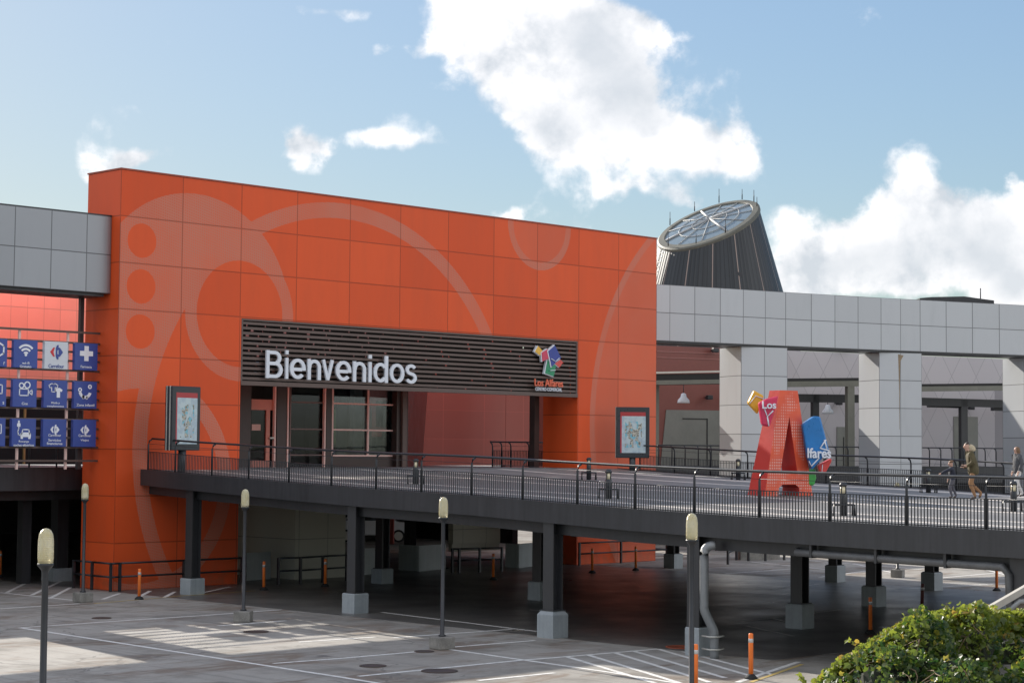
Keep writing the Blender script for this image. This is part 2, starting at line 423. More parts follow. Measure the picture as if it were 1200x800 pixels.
# ------------------------------------------------------------------ light and sky
CLOUD = .95; SKYK = .17; SKYTINT = (.915, .965, .995)
SAZ = math.atan2(.14, 1.0); SEL = math.radians(25.8)
sdir = V((math.sin(SAZ) * math.cos(SEL), math.cos(SAZ) * math.cos(SEL), math.sin(SEL)))
ld = bpy.data.lights.new('sun', 'SUN'); ld.energy = 5.0; ld.angle = math.radians(.4); ld.color = (1, .93, .83)
sun = bpy.data.objects.new('sun', ld); COL.objects.link(sun); sun.rotation_euler = (-sdir).to_track_quat('-Z', 'Y').to_euler(); sun.location = (0, 40, 60)
w = bpy.data.worlds.new('World'); SC.world = w; w.use_nodes = True; nt = w.node_tree
bg = nt.nodes['Background']; sky = nt.nodes.new('ShaderNodeTexSky'); sky.sky_type = 'NISHITA'; sky.sun_disc = False
sky.sun_elevation = SEL; sky.sun_rotation = SAZ; sky.air_density = 1.0; sky.dust_density = .6; sky.ozone_density = 1.6
bg.inputs[1].default_value = .15

def dotn(vec, c):
    n = nt.nodes.new('ShaderNodeVectorMath'); n.operation = 'DOT_PRODUCT'; nt.links.new(vec.s, n.inputs[0]); n.inputs[1].default_value = c
    return Nd(nt, n.outputs['Value'])
D = coords(nt, 'Generated')
dF = dotn(D, F); du = dotn(D, R) / dF.mx(.05); dv = dotn(D, U) / dF.mx(.05)
# tone curve evens the clear sky out: bright parts are held back, hue kept
sc_ = Nd(nt, sky.outputs[0]); r_, g_s, b_s = sep(sc_); lum = r_ * .3 + g_s * .5 + b_s * .2
kk = comb(nt, lum, lum, lum); 
def vm(op, a, b):
    n = nt.nodes.new('ShaderNodeVectorMath'); n.operation = op; nt.links.new(a.s, n.inputs[0])
    if isinstance(b, Nd): nt.links.new(b.s, n.inputs[1])
    else: n.inputs[1].default_value = b
    return Nd(nt, n.outputs[0])
den = lum * SKYK + 1.0; inv = comb(nt, 1.0, 1.0, 1.0); skyc = vm('MULTIPLY', vm('DIVIDE', sc_, comb(nt, den, den, den)), SKYTINT)
nt.links.new(skyc.s, bg.inputs[0])
# cloud banks fixed to directions of the real sky (units: hundredths of the tangent)
X_ = du * (f / 100); Y_ = dv * (f / 100)
p3 = comb(nt, X_, Y_, 3.3)
wob = noise(p3, 1.1, 6, .60); wob2 = noise(comb(nt, X_ - 8.0, Y_, 9.1), .55, 4, .55)
Xw = X_ + (wob - .5) * 1.3; Yw = Y_ + (wob2 - .5) * 1.2
def blob(px, py, rx, ry, rot=0., amp=1.):
    cx, cy = (px - 600) / 100, (400 - py) / 100
    a = Xw - cx; b_ = Yw - cy; c, s = math.cos(math.radians(rot)), math.sin(math.radians(rot))
    e1 = (a * c + b_ * s) / (rx / 100); e2 = (b_ * c - a * s) / (ry / 100)
    return ((e1 * e1 + e2 * e2) * -1.0).ex() * amp
mask = None
for a in ((590, 20, 85, 60, -30, 1.0), (650, 95, 105, 85, -35, 1.25), (720, 150, 105, 52, -15, 1.1), (835, 182, 65, 26, -12, .9), (700, 60, 70, 60, 20, .9), (740, 28, 60, 26, 0, .8),
          (1070, 255, 50, 70, 10, 1.15), (1010, 285, 90, 42, 10, 1.0), (1120, 300, 110, 42, -8, 1.2), (960, 328, 60, 24, 0, 1.0), (1195, 300, 70, 50, 0, .8), (1060, 345, 150, 20, 0, .9),
          (355, 165, 34, 19, 0, 1.15), (455, 160, 52, 15, -5, .8), (155, 198, 38, 14, 0, 1.1), (602, 256, 26, 13, 0, .9), (728, 226, 36, 12, 0, .6), (428, 58, 18, 9, 0, .55), (485, 60, 30, 10, 0, .5), (525, 50, 22, 10, 0, .55),
          (380, 0, 70, 14, 0, .6), (800, 232, 30, 12, 0, .45), (1190, 225, 18, 26, 0, .6)):
    k = blob(*a); mask = k if mask is None else mask + k
n1 = noise(p3, 1.15, 10, .57, .15); n2 = noise(comb(nt, X_ - .30, Y_ + .42, 3.3), 1.15, 5, .55, .15)
dens = mask.mn(1.2) + (n1 - .5) * 2.2 - .22
al = (dens.ss(.08, .66)) * dF.gt(.1)
shade = None
for a in ((690, 45, 55, 40, 0, .9), (738, 118, 80, 55, -20, 1.0), (640, 150, 40, 22, 0, .6), (1140, 300, 70, 45, 0, .9), (1010, 318, 70, 24, 0, .9), (1060, 262, 26, 34, 0, .5), (1190, 330, 60, 24, 0, .7)):
    k = blob(*a); shade = k if shade is None else shade + k
# unseen bright cloud added behind the camera to lift and whiten ambient light
dx_, dy_, dzz = sep(D)
back = (noise(D, 1.7, 7, .6).ss(.40, .56)) * (1 - dF.ss(.0, .6)) * dzz.ss(-.02, .06) * .9
al = al.mx(back)
lit = ((n1 - n2) * 3.6 + .78).cl(); lit = (lit * (1 - (shade * (n1 * 1.6 + .1)).cl() * .85)).cl().mx((dF * -1.0 + .55).cl())
cc = mixc(nt, lit, (.52, .555, .60), (.97, .945, .945))
bg2 = nt.nodes.new('ShaderNodeBackground'); nt.links.new(cc.s, bg2.inputs[0]); nt.links.new((back * .75 + CLOUD).s, bg2.inputs[1])
mxs = nt.nodes.new('ShaderNodeMixShader'); nt.links.new((al * .93).s, mxs.inputs[0]); nt.links.new(bg.outputs[0], mxs.inputs[1]); nt.links.new(bg2.outputs[0], mxs.inputs[2])
nt.links.new(mxs.outputs[0], nt.nodes['World Output'].inputs[0])
SC.view_settings.view_transform = 'Standard'; SC.view_settings.look = 'None'; SC.view_settings.gamma = 1; SC.view_settings.use_curve_mapping = False
SC.view_settings.exposure = .47
# ------------------------------------------------------------------ shared measures
DZ = [(-60, 3.2), (-40, 3.23), (-31, 3.235), (-27, 3.26), (-23, 3.33), (-20, 3.41), (-17, 3.5), (-12, 3.58), (-8.3, 3.68), (-3, 3.85), (0, 3.97), (2, 4.0), (60, 4.0)]
def dz(y):
    for (a, b), (c, d) in zip(DZ, DZ[1:]):
        if a <= y <= c: return b + (d - b) * (y - a) / (c - a)
    return 4.0 if y > 0 else 3.2
def xe(y): return 1.035 + .0394 * y - .00153 * y * y if y < 0 else 1.035
def xr(y): return 25.1 + .12 * y - .003 * y * y
def on_deck(px, py, h=0.):
    z = 3.6
    for _ in range(60):
        q = gz(px, py, z + h); z = .5 * z + .5 * dz(q.y)
    q.z = dz(q.y); return q
X = V((1, 0, 0)); Yv = V((0, 1, 0)); Z = V((0, 0, 1))
# ------------------------------------------------------------------ ground
bm = B(); s = 1500
vs = [bm.verts.new(p) for p in ((-s, -s, 0), (s, -s, 0), (s, s, 0), (-s, s, 0))]; bm.faces.new(vs)
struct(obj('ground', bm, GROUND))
def stroke(bm, pts, wd=.11, z=.004):
    for a, b in zip(pts, pts[1:]):
        a, b = V(a), V(b); t = (b - a).normalized(); n = V((-t.y, t.x, 0)) * wd / 2
        for p in (a, b): p.z = z
        bm.faces.new([bm.verts.new(q) for q in (a - n, b - n, b + n, a + n)])
bm = B()
def pl(*px): return [gz(x, y) for x, y in px]
for i, l in enumerate((((23, 735), (400, 793), (455, 802)), ((523, 760), (713, 787), (800, 801)), ((26, 735), (128, 728), (235, 721), (330, 714)), ((0, 713), (93, 707)), ((320, 777), (400, 771), (503, 762)),
          ((420, 792), (613, 773), (640, 771)), ((460, 747), (600, 737)), ((527, 758), (627, 750)), ((447, 717), (633, 740)), ((640, 771), (771, 760)),
          ((664, 769), (768, 800)), ((689, 767), (797, 800)), ((719, 764), (832, 799)), ((741, 762), (850, 794)), ((771, 760), (878, 791)), ((800, 763), (905, 790)), ((864, 799), (936, 775)),
          ((8, 694), (30, 683)), ((37, 697), (75, 679)), ((58, 701), (83, 688)), ((120, 702), (140, 695)), ((163, 699), (176, 692)), ((192, 700), (205, 693)), ((230, 696), (270, 687)), ((0, 694), (58, 700), (95, 704)),
          ((350, 752), (440, 746)), ((255, 733), (335, 727)), ((560, 797), (650, 788)), ((620, 714), (668, 718)), ((868, 728), (905, 724), (985, 714)), ((905, 724), (950, 735)), ((875, 733), (930, 745)),
          ((880, 658), (980, 668)), ((930, 655), (1080, 667)), ((1000, 652), (1190, 664)), ((960, 676), (1020, 668)), ((905, 690), (960, 684)), ((1090, 678), (1200, 668)), ((1050, 690), (1180, 683)), ((850, 672), (930, 666)), ((1130, 661), (1190, 676)), ((1000, 660), (1060, 674)))):
    stroke(bm, pl(*l), .135, .004 + .0003 * (i % 7))
struct(obj('parking_markings', bm, WHITEPAINT))
bm = B(); stroke(bm, pl((110, 707), (213, 698), (300, 692)), .09, .0075); stroke(bm, pl((880, 799), (940, 778)), .10, .0075)
struct(obj('kerb_marking', bm, YELLOWPAINT))
COVER = pm('cast_iron_cover', (.075, .055, .045), .6, .3, .3, 8)
for (px, py, r, l) in ((437, 780, .30, 'round dark iron cover between the white bay lines in front of the bridge'), (515, 786, .40, 'larger of the dark round covers, in the bay beside the third lamp post'),
                       (497, 763, .24, 'small dark drain cover beside the lamp block under the bridge edge'), (300, 740, .33, 'dark drain cover inside the striped patch of sunlight'), (119, 724, .27, 'rusty drain cover in the grey aisle near the orange pier'), (800, 758, .42, 'rust red drain cover beside the footing with the pipe')):
    bm = B(); c = gz(px, py); lathe(bm, [(r * .1, .0), (r, .0), (r, .016), (r * .86, .02), (r * .84, .014), (.01, .014)], 20, c)
    tag(obj('drain_cover', bm, COVER if px != 800 else pm('rusty_cover', (.30, .07, .03), .7)), l, 'drain cover', 'covers in the car park paving')
# ------------------------------------------------------------------ orange entrance building
H = 13.97; XR = 27.60; PX0, PX1 = 5.08, 22.55; ZL = 9.27; DEP = 1.97
eb = thing('entrance_building', 'big orange panelled entrance front with pale circles and a wide brown portal', 'building')
bm = B(); prism(bm, [(0, 0, 0), (PX0, 0, 0), (PX0, 0, ZL), (PX1, 0, ZL), (PX1, 0, 0), (XR, 0, 0), (XR, 0, H), (0, 0, H)], (0, DEP, 0))
obj('cladding', bm, ORANGE, eb)
bm = B(); box(bm, (-.03, -.03, H), (XR + .03, DEP + .03, H + .05)); obj('coping', bm, pm('dark_orange_coping', (.30, .05, .02), .4), eb)
# louvre
bm = B(); x0, x1, z0, z1 = PX0 + .01, PX1 - .01, 6.93, ZL - .01
fr = .09
box(bm, (x0, -.02, z0), (x1, .3, z0 + .15)); box(bm, (x0, .0, z1 - .06), (x1, .3, z1)); box(bm, (x0, .0, z0 + .15), (x0 + .07, .3, z1 - .06)); box(bm, (x1 - .07, .0, z0 + .15), (x1, .3, z1 - .06))
lv = obj('louvre_frame', bm, BROWN, eb)
bm = B(); ns = 12; pit = (z1 - .06 - z0 - .15) / ns
for i in range(ns):
    z = z0 + .15 + pit * (i + .5)
    prism(bm, [(x0 + .07, .02, z - .045), (x0 + .07, .02, z + .045), (x0 + .07, .16, z + .075), (x0 + .07, .16, z + .035)], (x1 - x0 - .14, 0, 0))
obj('louvre_slats', bm, BROWN, lv)
bm = B(); rr = random.Random(3)
for i in range(ns + 1):          # added black strips darken the slat gaps; ragged openings leave bright sparkles
    z = z0 + .15 + pit * i; x = x0 + .08
    while x < x1 - .1:
        p = max(0, 1 - (x - x0) / 14) * (.3 + .7 * i / ns); ln = rr.uniform(.25, 1.6) * (1 - .7 * p); g = rr.uniform(.0, .14) * (p + .12)
        x2 = min(x + ln, x1 - .08); y = rr.uniform(.3, .42); box(bm, (x, y, z - pit * .62 + rr.uniform(-.01, .02)), (x2, y + .03, z + pit * rr.uniform(.40, .62))); x = x2 + g
obj('louvre_dark_strips', bm, BLACK, lv)
# glazed doors under the louvre
YD = 4.0
def gbox(bm, xa, ya, xb, yb, Y, t, mi=0):
    a = gy(xa, yb, Y); b = gy(xb, ya, Y); box(bm, (a.x, Y, min(a.z, b.z)), (b.x, Y + t, max(a.z, b.z)), mi)
def gb2(bm, xa, xb, z0, z1, Y, t, mi=0): box(bm, (gy(xa, 500, Y).x, Y, z0), (gy(xb, 500, Y).x, Y + t, z1), mi)
def zz(y, Y=YD, px=380): return gy(px, y, Y).z
ZT, ZB = 7.6, 4.0
for xa_, xb_, yo_, th_j in ((275, 294, -.1, .5), (324.5, 336.5, -.03, .3), (382.5, 388.5, -.03, .3), (465, 478, -.2, .6)):
    bm = B(); gb2(bm, xa_, xb_, ZB, ZT, YD + yo_, th_j); obj('door_jamb', bm, BROWN_D, eb)
bm = B(); gb2(bm, 389, 464.5, ZB, zz(534.5), YD + .01, .3); obj('window_apron', bm, BROWN_D, eb)
bm = B(); gb2(bm, 472, 477, ZB, ZT, YD - .32, .1); obj('surround_trim', bm, BROWN, eb)
bm = B(); gb2(bm, 294.3, 321.5, zz(453), ZT, YD + .1, .03); gb2(bm, 294.3, 311.5, ZB, zz(482), YD + .1, .03); gb2(bm, 316.5, 321.5, ZB, zz(482), YD + .1, .03); gl = obj('door_glass', bm, GLASSD, eb)
bm = B(); gb2(bm, 294.3, 321.5, zz(482), zz(470), YD + .05, .1); gb2(bm, 312, 316.3, ZB, zz(482), YD + .05, .1); gb2(bm, 294.3, 312, ZB, ZB + .25, YD + .05, .1); od = obj('door_leaf', bm, SALMONDOOR, eb)
bm = B(); a = gy(318, 513, YD); box(bm, (a.x - .1, YD - .05, a.z - .03), (a.x + .12, YD + .02, a.z + .03)); obj('door_handle', bm, ALU, od)
bm = B(); a = gy(295, 504, YD + .08); b = gy(305.5, 497, YD + .08); box(bm, (a.x, YD + .08, a.z), (b.x, YD + .095, b.z)); obj('door_sticker', bm, pm('sticker', (.55, .33, .27), .4), od)
bm = B(); gb2(bm, 339.5, 380, ZB, ZT, YD + .1, .03); obj('sliding_door_glass', bm, GLASSD, eb)
bm = B()
for x in (321.7, 336.8, 380.2): gb2(bm, x, x + 1.6, ZB, ZT, YD - .06, .12)
obj('pale_mullion', bm, SALMONFRAME, eb)
bm = B()
for y in (472, 503, 533): gb2(bm, 339.5, 380, zz(y) - .025, zz(y) + .025, YD + .02, .06)
gb2(bm, 339.5, 341, ZB, ZT, YD + .03, .06); obj('sliding_door_bar', bm, pm('dull_bar', (.16, .09, .075), .4), eb)
bm = B(); gb2(bm, 389.5, 464, zz(534), ZT, YD + .1, .03); wn = obj('window', bm, GLASS2, eb)
bm = B()
for x in (389, 430.8, 462.5): gb2(bm, x, x + 1.7, zz(534), ZT, YD + .03, .06)
for y in (472, 503, 533.5): gb2(bm, 390.8, 462.4, zz(y) - .03, zz(y) + .03, YD + .035, .05)
obj('window_frame', bm, SALMONFRAME, wn)
# dim interior behind the glass
bm = B(); box(bm, (gy(275, 500, YD + .5).x, YD + 3.0, 4.0), (gy(478, 500, YD + .6).x, YD + 3.2, 7.7)); obj('lobby_wall', bm, pm('lobby_dark', (.09, .08, .07), .6, 0, .4, .8), eb)
# made-up blocks behind the panes, imitating reflections and interior shapes
lob = [((431, 478, 436, 534), .9, (.45, .45, .44)), ((395, 455, 407, 534), 2.2, (.16, .17, .17)), ((440, 512, 462, 534), 1.2, (.50, .50, .50)), ((414, 455, 425, 525), 1.6, (.42, .43, .44)), ((445, 470, 463, 500), 2.6, (.20, .17, .08)), ((391, 478, 394, 520), 1.0, (.14, .26, .07)), ((345, 500, 356, 540), 1.6, (.10, .10, .10)), ((362, 480, 372, 545), 2.4, (.09, .08, .075)), ((452, 505, 459, 514), .8, (.16, .30, .36))]
for (xa_, ya_, xb_, yb_), dy_, c__ in lob:
    bm = B(); a = gy(xa_, yb_, YD + dy_); b = gy(xb_, ya_, YD + dy_); box(bm, (a.x, YD + dy_, max(4.001, a.z)), (b.x, YD + dy_ + .25, b.z)); obj('pane_shape', bm, pm('lobby_tone', c__, .5, 0, .25, 2), eb)
bm = B(); box(bm, (5.3, YD - .3, ZT + .002), (gy(478, 500, YD).x + .2, YD + 3.4, ZT + .25)); obj('lobby_roof', bm, BROWN_D, eb)
# red court wall
YW = 9.0
bm = B(); xa = gy(495, 500, YW).x
prism(bm, [(xa, YW, 4.0), (27.4, YW, 4.0), (27.4, YW, 12.2), (xa + .7, YW, 12.2)], (0, .3, 0)); obj('court_wall', bm, REDWALL, eb)
bm = B(); box(bm, (27.42, YW, 3.9), (36, YW + .3, 9.4)); obj('court_wall', bm, REDWALL, eb)
bm = B(); xs = gy(478, 500, YD).x + .05
prism(bm, [(xs, YD + .4, 4.0), (xa, YW - .01, 4.0), (xa + .7, YW - .01, 12.2), (xs, YD + .4, 12.2)], (-.25, .05, 0)); obj('court_side_wall', bm, pm('shaded_red_panels', (.13, .030, .024), .4, 0, .12), eb)  # darker copy of the red puts the side wall's shading into its colour
bm = B(); a = gy(627, 520, 1.6); box(bm, (a.x - .14, 1.5, 4.0), (a.x + .14, 1.8, 9.2)); obj('slim_column', bm, BROWN_D, eb)
bm = B(); box(bm, (gy(637, 500, 6).x, 6, 4.0), (gy(637, 500, 6).x + .5, 6.4, 9)); obj('corner_trim', bm, pm('dusky_pink', (.28, .14, .12), .5), eb)
bm = B(); box(bm, (10.6, 13.0, 4.0), (27, 13.3, 13.0)); obj('gap_backdrop', bm, pm('dull_salmon', (.34, .20, .18), .6), eb)  # added wall closing off bright sky behind the louvre gaps; tints them pink
# court floor (upper level behind the front)
bm = B(); box(bm, (PX0, .0, 3.5), (PX1, 9.0, 4.0)); struct(obj('upper_floor', bm, DECK))
# letters
ws = thing('welcome_sign', 'pale raised letters reading Bienvenidos on the brown louvre', 'sign', gy(308, 443, -.12))
def arc(cx, cz, rx, rz, a0, a1, n=16): return [(cx + rx * math.cos(math.radians(a0 + (a1 - a0) * i / n)), cz + rz * math.sin(math.radians(a0 + (a1 - a0) * i / n))) for i in range(n + 1)]
W2 = .122
GLY = {'B': (.66, [[(.08, 0), (.08, 1)], [(.10, .925), (.34, .925)] + arc(.34, .73, .19, .195, 90, -90, 10)[1:] + [(.10, .535)], [(.10, .535), (.37, .535)] + arc(.37, .305, .215, .23, 90, -90, 10)[1:] + [(.10, .075)]]),
       'i': (.16, [[(.08, 0), (.08, .76)], [(.08, .885), (.08, 1.03)]]),
       'e': (.60, [[(.12, .36), (.46, .36)], [(.525, .32)] + arc(.30, .38, .225, .31, 0, 318, 26)]),
       'n': (.56, [[(.08, 0), (.08, .76)], [(.09, .45)] + arc(.28, .45, .20, .235, 150, 0, 12) + [(.48, 0)]]),
       'v': (.56, [[(.07, .76), (.28, .02)], [(.28, .02), (.49, .76)]]),
       'd': (.60, [[(.52, 0), (.52, 1.02)], arc(.29, .38, .21, .31, 38, 322, 24)]),
       'o': (.60, [arc(.30, .38, .225, .31, 0, 360, 30)]),
       's': (.52, [arc(.26, .54, .165, .15, 25, 265, 14) + arc(.26, .225, .18, .155, 88, -155, 14)])}
def ribbon(bm, pts, w, conv, d0, d1):
    pts = [V((a, 0, b)) for a, b in pts]; L, Rr = [], []; closed = (pts[0] - pts[-1]).length < .001
    for i, p in enumerate(pts):
        a = pts[i-1] if i else (pts[-2] if closed else None); b = pts[i+1] if i < len(pts) - 1 else (pts[1] if closed else None)
        t = ((p - a).normalized() if a else V()) + ((b - p).normalized() if b else V()); t.normalize(); n = V((-t.z, 0, t.x)) * w / 2; L.append(p + n); Rr.append(p - n)
    ring = lambda q, d: bm.verts.new(conv(q.x, q.z, d))
    rows = [(ring(l, d1), ring(r, d1), ring(r, d0), ring(l, d0)) for l, r in zip(L, Rr)]
    for a, b in zip(rows, rows[1:]):
        for k in range(4): bm.faces.new((a[k], a[(k+1) % 4], b[(k+1) % 4], b[k]))
    if not closed: bm.faces.new(rows[0][::-1]); bm.faces.new(rows[-1])
YL = -.10
zb0 = gy(270 + 160 / 4, 370 + 291 / 4, YL).z; zc0 = gy(270 + 160 / 4, 370 + 160 / 4, YL).z; CAP = zc0 - zb0
for ch_, xa_, xb_ in zip('Bienvenidos', (160, 251, 272, 355, 424, 487, 568, 641, 664, 741, 814), (241, 268, 349, 421, 480, 563, 633, 659, 736, 812, 871)):
    gx0, gx1 = gy(270 + xa_ / 4, 440, YL).x, gy(270 + xb_ / 4, 440, YL).x; wd_, strokes = GLY[ch_]; bm = B()
    for j, st_ in enumerate(strokes): ribbon(bm, st_, W2, lambda a, c, d: V((gx0 + a / wd_ * (gx1 - gx0), YL - d, zb0 + c * CAP)), 0., .07 + .003 * j)
    obj('letter', bm, WHITELET, ws)
# shopping centre logo on the louvre
lg = thing('logo_sign', 'small cluster of coloured tiles above orange lettering, at the end of the brown louvre', 'sign', gy(640, 460, -.1))
def lp(x, y): return gy(600 + x / 8.889, 390 + y / 8.889, -.14)
for nm, m, pts, yo in (('yellow_tile', T_YEL, ((243, 195), (274, 136), (318, 185), (296, 236)), 0), ('crimson_tile', T_CRI, ((306, 205), (366, 168), (386, 262), (314, 296)), -.03), ('blue_tile', T_NAVY, ((370, 190), (437, 132), (500, 258), (405, 350)), -.06),
                       ('red_tile', T_RED, ((440, 318), (502, 278), (526, 308), (488, 360)), -.03), ('green_tile', T_GRN2, ((372, 285), (462, 322), (436, 452), (348, 420)), 0)):
    bm = B(); q = [lp(*p) + V((0, yo, 0)) for p in pts]; prism(bm, q, (0, .10, 0)); t = obj(nm, bm, m, lg)
    c = sum(q, V()) / 4; bm = B(); prism(bm, [c + (p - c) * 1.1 + V((-.03, .02, 0)) for p in q], (0, .1, 0)); obj('tile_backing', bm, WHITELET, t)
bm = B()
for a, b in (((395, 268), (440, 300)), ((440, 300), (478, 262)), ((385, 392), (440, 388))): tube(bm, [lp(*a) + V((0, -.08, 0)), lp(*b) + V((0, -.08, 0))], .018, 5)
obj('tile_lines', bm, WHITELET, lg)
o = lp(230, 552); obj('name_lettering', fit_text('Los Alfares', o, X, Z, (lp(524, 552) - o).x, .30, .05, .012), TEXTORANGE, lg)
o = lp(240, 600); obj('strapline', fit_text('CENTRO COMERCIAL', o, X, Z, (lp(515, 600) - o).x, .14, .04, .008), WHITELET, lg)
# ------------------------------------------------------------------ grey portal frames left and right
pf = thing('grey_portal_frame', 'grey panelled bridge band joining the left flank of the orange building', 'building', (0, 0, 0))
bm = B(); x1 = .10; pts = [(-22, .45), (x1 - .28, .45)] + [(x1 - .28 + .28 * math.sin(a), .45 + .28 - .28 * math.cos(a)) for a in [math.pi / 2 * i / 6 for i in range(1, 7)]] + [(x1, 2.1), (-22, 2.1)]
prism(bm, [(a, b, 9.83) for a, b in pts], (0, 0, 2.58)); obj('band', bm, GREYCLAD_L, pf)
bm = B(); box(bm, (-22, .5, 12.412), (x1 - .05, 2.1, 12.46)); obj('coping', bm, STEEL, pf)
bm = B(); box(bm, (-22, .6, 9.72), (x1 - .3, 2.0, 9.828)); obj('soffit_trim', bm, STEEL, pf)
bm = B(); box(bm, (-8.25, .5, 0), (-6.2, 2.05, 9.71)); obj('pillar', bm, GREYCLAD_L, pf)
pr_ = thing('grey_portal_frame', 'long grey panelled band on pale square pillars curving away right of the orange building', 'building', (0, 0, 0))
jpx = [722, 745, 769.5, 784.6, 813.5, 843.5, 871, 895.6, 918.5, 948, 976.6, 1005, 1033.7, 1057, 1080.6, 1110, 1140, 1170, 1200, 1222, 1245, 1275, 1305]
ctl = [(700, 28.4, 4.3), (769.5, 31.54, 3.32), (871, 36.39, 2.02), (948, 40.4, .95), (1034, 44.61, -.28), (1080.5, 46.87, -1.08), (1140, 50.0, -2.2), (1200, 53.25, -3.4), (1310, 59.4, -5.8)]
def bandpt(px):
    for (a, x, y), (b, x2, y2) in zip(ctl, ctl[1:]):
        if a <= px <= b:
            k = (px - a) / (b - a); return V((x + (x2 - x) * k, y + (y2 - y) * k, 0))
bp = [bandpt(p) for p in jpx]; bn = V((.3, .954, 0))
ZB0, ZB1 = 9.83, 12.44
bm = B(); uvl = bm.loops.layers.uv.new('UVMap')
def quv(pts, uvs, mi=0):
    fc = bm.faces.new([bm.verts.new(p) for p in pts]); fc.material_index = mi
    for l, uv in zip(fc.loops, uvs): l[uvl].uv = uv
for i in range(len(bp) - 1):
    a, b = bp[i], bp[i+1]; a2, b2 = a + bn * 2.0, b + bn * 2.0; zm = Z * ZB0; zt = Z * ZB1
    quv([a + zm, b + zm, b + zt, a + zt], [(i, 0), (i+1, 0), (i+1, 2), (i, 2)])
    quv([a2 + zm, a2 + zt, b2 + zt, b2 + zm], [(i, 0), (i, 2), (i+1, 2), (i+1, 0)])
    quv([a + zt, b + zt, b2 + zt, a2 + zt], [(i+.3, .3)] * 4); quv([a + zm, a2 + zm, b2 + zm, b + zm], [(i+.3, .3)] * 4)
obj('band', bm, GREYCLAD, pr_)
bm = B()
for i in range(len(bp) - 1):
    a, b = bp[i] + bn * .05, bp[i+1] + bn * .05; prism(bm, [a + Z * 9.74, b + Z * 9.74, b + bn * 1.6 + Z * 9.74, a + bn * 1.6 + Z * 9.74], (0, 0, .085))
obj('soffit_trim', bm, STEEL, pr_)
for i0, i1 in ((6, 8), (12, 14), (18, 20)):
    a, b = bp[i0], bp[i1]; t = (b - a).normalized(); L_ = (b - a).length; t = Matrix.Rotation(math.radians(-9), 3, 'Z') @ t; n = V((-t.y, t.x, 0)); a = a + n * .20; b = a + t * L_ * .98; dpt = 2.2
    bm = B(); uvl = bm.loops.layers.uv.new('UVMap')
    c = [a, b, b + n * dpt, a + n * dpt]; nv = 7
    for k in range(4):
        p, q = c[k], c[(k+1) % 4]; uu = 2 if k % 2 == 0 else 1
        quv([p, q, q + Z * 9.735, p + Z * 9.735], [(0, 0), (uu, 0), (uu, nv), (0, nv)])
    obj('pillar', bm, GREYCLAD, pr_)
pq = [c for c in pr_.children if c.name.startswith('pillar')][1]; vv = [pq.data.vertices[i].co for i in range(4)]
pa_, pb_ = V((vv[0].x, vv[0].y, 0)), V((vv[1].x, vv[1].y, 0)); tt_ = (pb_ - pa_).normalized(); nn_ = V((tt_.y, -tt_.x, 0)); mid_ = pa_.lerp(pb_, .47) + nn_ * .004
bm = B(); prism(bm, [mid_ - tt_ * .07 + Z * 9.66, mid_ - tt_ * .05 + Z * 9.2, mid_ - tt_ * .012 + Z * 7.9, mid_ - tt_ * .004 + Z * 5.9, mid_ + tt_ * .012 + Z * 5.9, mid_ + tt_ * .03 + Z * 8.2, mid_ + tt_ * .06 + Z * 9.3, mid_ + tt_ * .24 + Z * 9.60], -nn_ * .003)
obj('rust_streak', bm, pm('rust_stain', (.25, .185, .115), .7, 0, .4, 4), pq)
# ------------------------------------------------------------------ footbridge
fb = thing('footbridge', 'wide dark steel footbridge curving from the orange entrance over the car park', 'bridge', (0, 0, 0))
bm = B(); uvl = bm.loops.layers.uv.new('UVMap'); ys = [0.0 - i * 1.0 for i in range(0, 53)]; nx = 12
def drow(y): return [V((xe(y) + .03 + (xr(y) - xe(y) - .06) * k / nx, y, dz(y))) for k in range(nx + 1)]
for y, y2 in zip(ys, ys[1:]):
    r1, r2 = drow(y), drow(y2)
    for k in range(nx):
        p = [r2[k], r2[k+1], r1[k+1], r1[k]]
        quv(p, [(q.x - xe(q.y), q.y) for q in p]); lo = [q - Z * .3 for q in p][::-1]
        quv(lo, [(0, 0)] * 4)
for y, y2 in zip(ys, ys[1:]):
    for k in (0, nx):
        p, q = drow(y)[k], drow(y2)[k]; quv([p, q, q - Z * .3, p - Z * .3], [(0, 0)] * 4)
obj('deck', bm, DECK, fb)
def strip(fx, o0, o1, z0, z1, ya, yb, n):
    bm = B(); rows = []
    for i in range(n + 1):
        y = ya + (yb - ya) * i / n; rows.append([bm.verts.new((fx(y) + o, y, dz(y) + z)) for o, z in ((o0, z0), (o1, z0), (o1, z1), (o0, z1))])
    for a, b in zip(rows, rows[1:]):
        for k in range(4): bm.faces.new((a[k], a[(k+1) % 4], b[(k+1) % 4], b[k]))
    bm.faces.new(rows[0][::-1]); bm.faces.new(rows[-1]); return bm
obj('edge_fascia', strip(xe, -.06, .02, -.50, .03, -.02, -52, 52), FASCIA, fb)
obj('edge_fascia', strip(xr, -.02, .06, -.50, .03, -.02, -52, 52), FASCIA, fb)
obj('edge_beam', strip(xe, .30, .55, -.80, -.305, -.02, -52, 52), STEEL, fb)
obj('edge_beam', strip(xr, -.75, -.45, -.80, -.305, -.02, -52, 52), STEEL, fb)
for off in (4.5, 8.6, 13.2, 18.0): obj('floor_beam', strip(lambda y, o=off: xe(y) + o, -.12, .12, -.72, -.305, -.02, -52, 40), STEEL, fb)
for y in (-3.3, -11.9, -20.5, -25.6, -34.2):
    bm = B(); box(bm, (xe(y) + .56, y - .13, dz(y) - .84), (xr(y) - .76, y + .13, dz(y) - .31)); obj('cross_beam', bm, STEEL, fb)
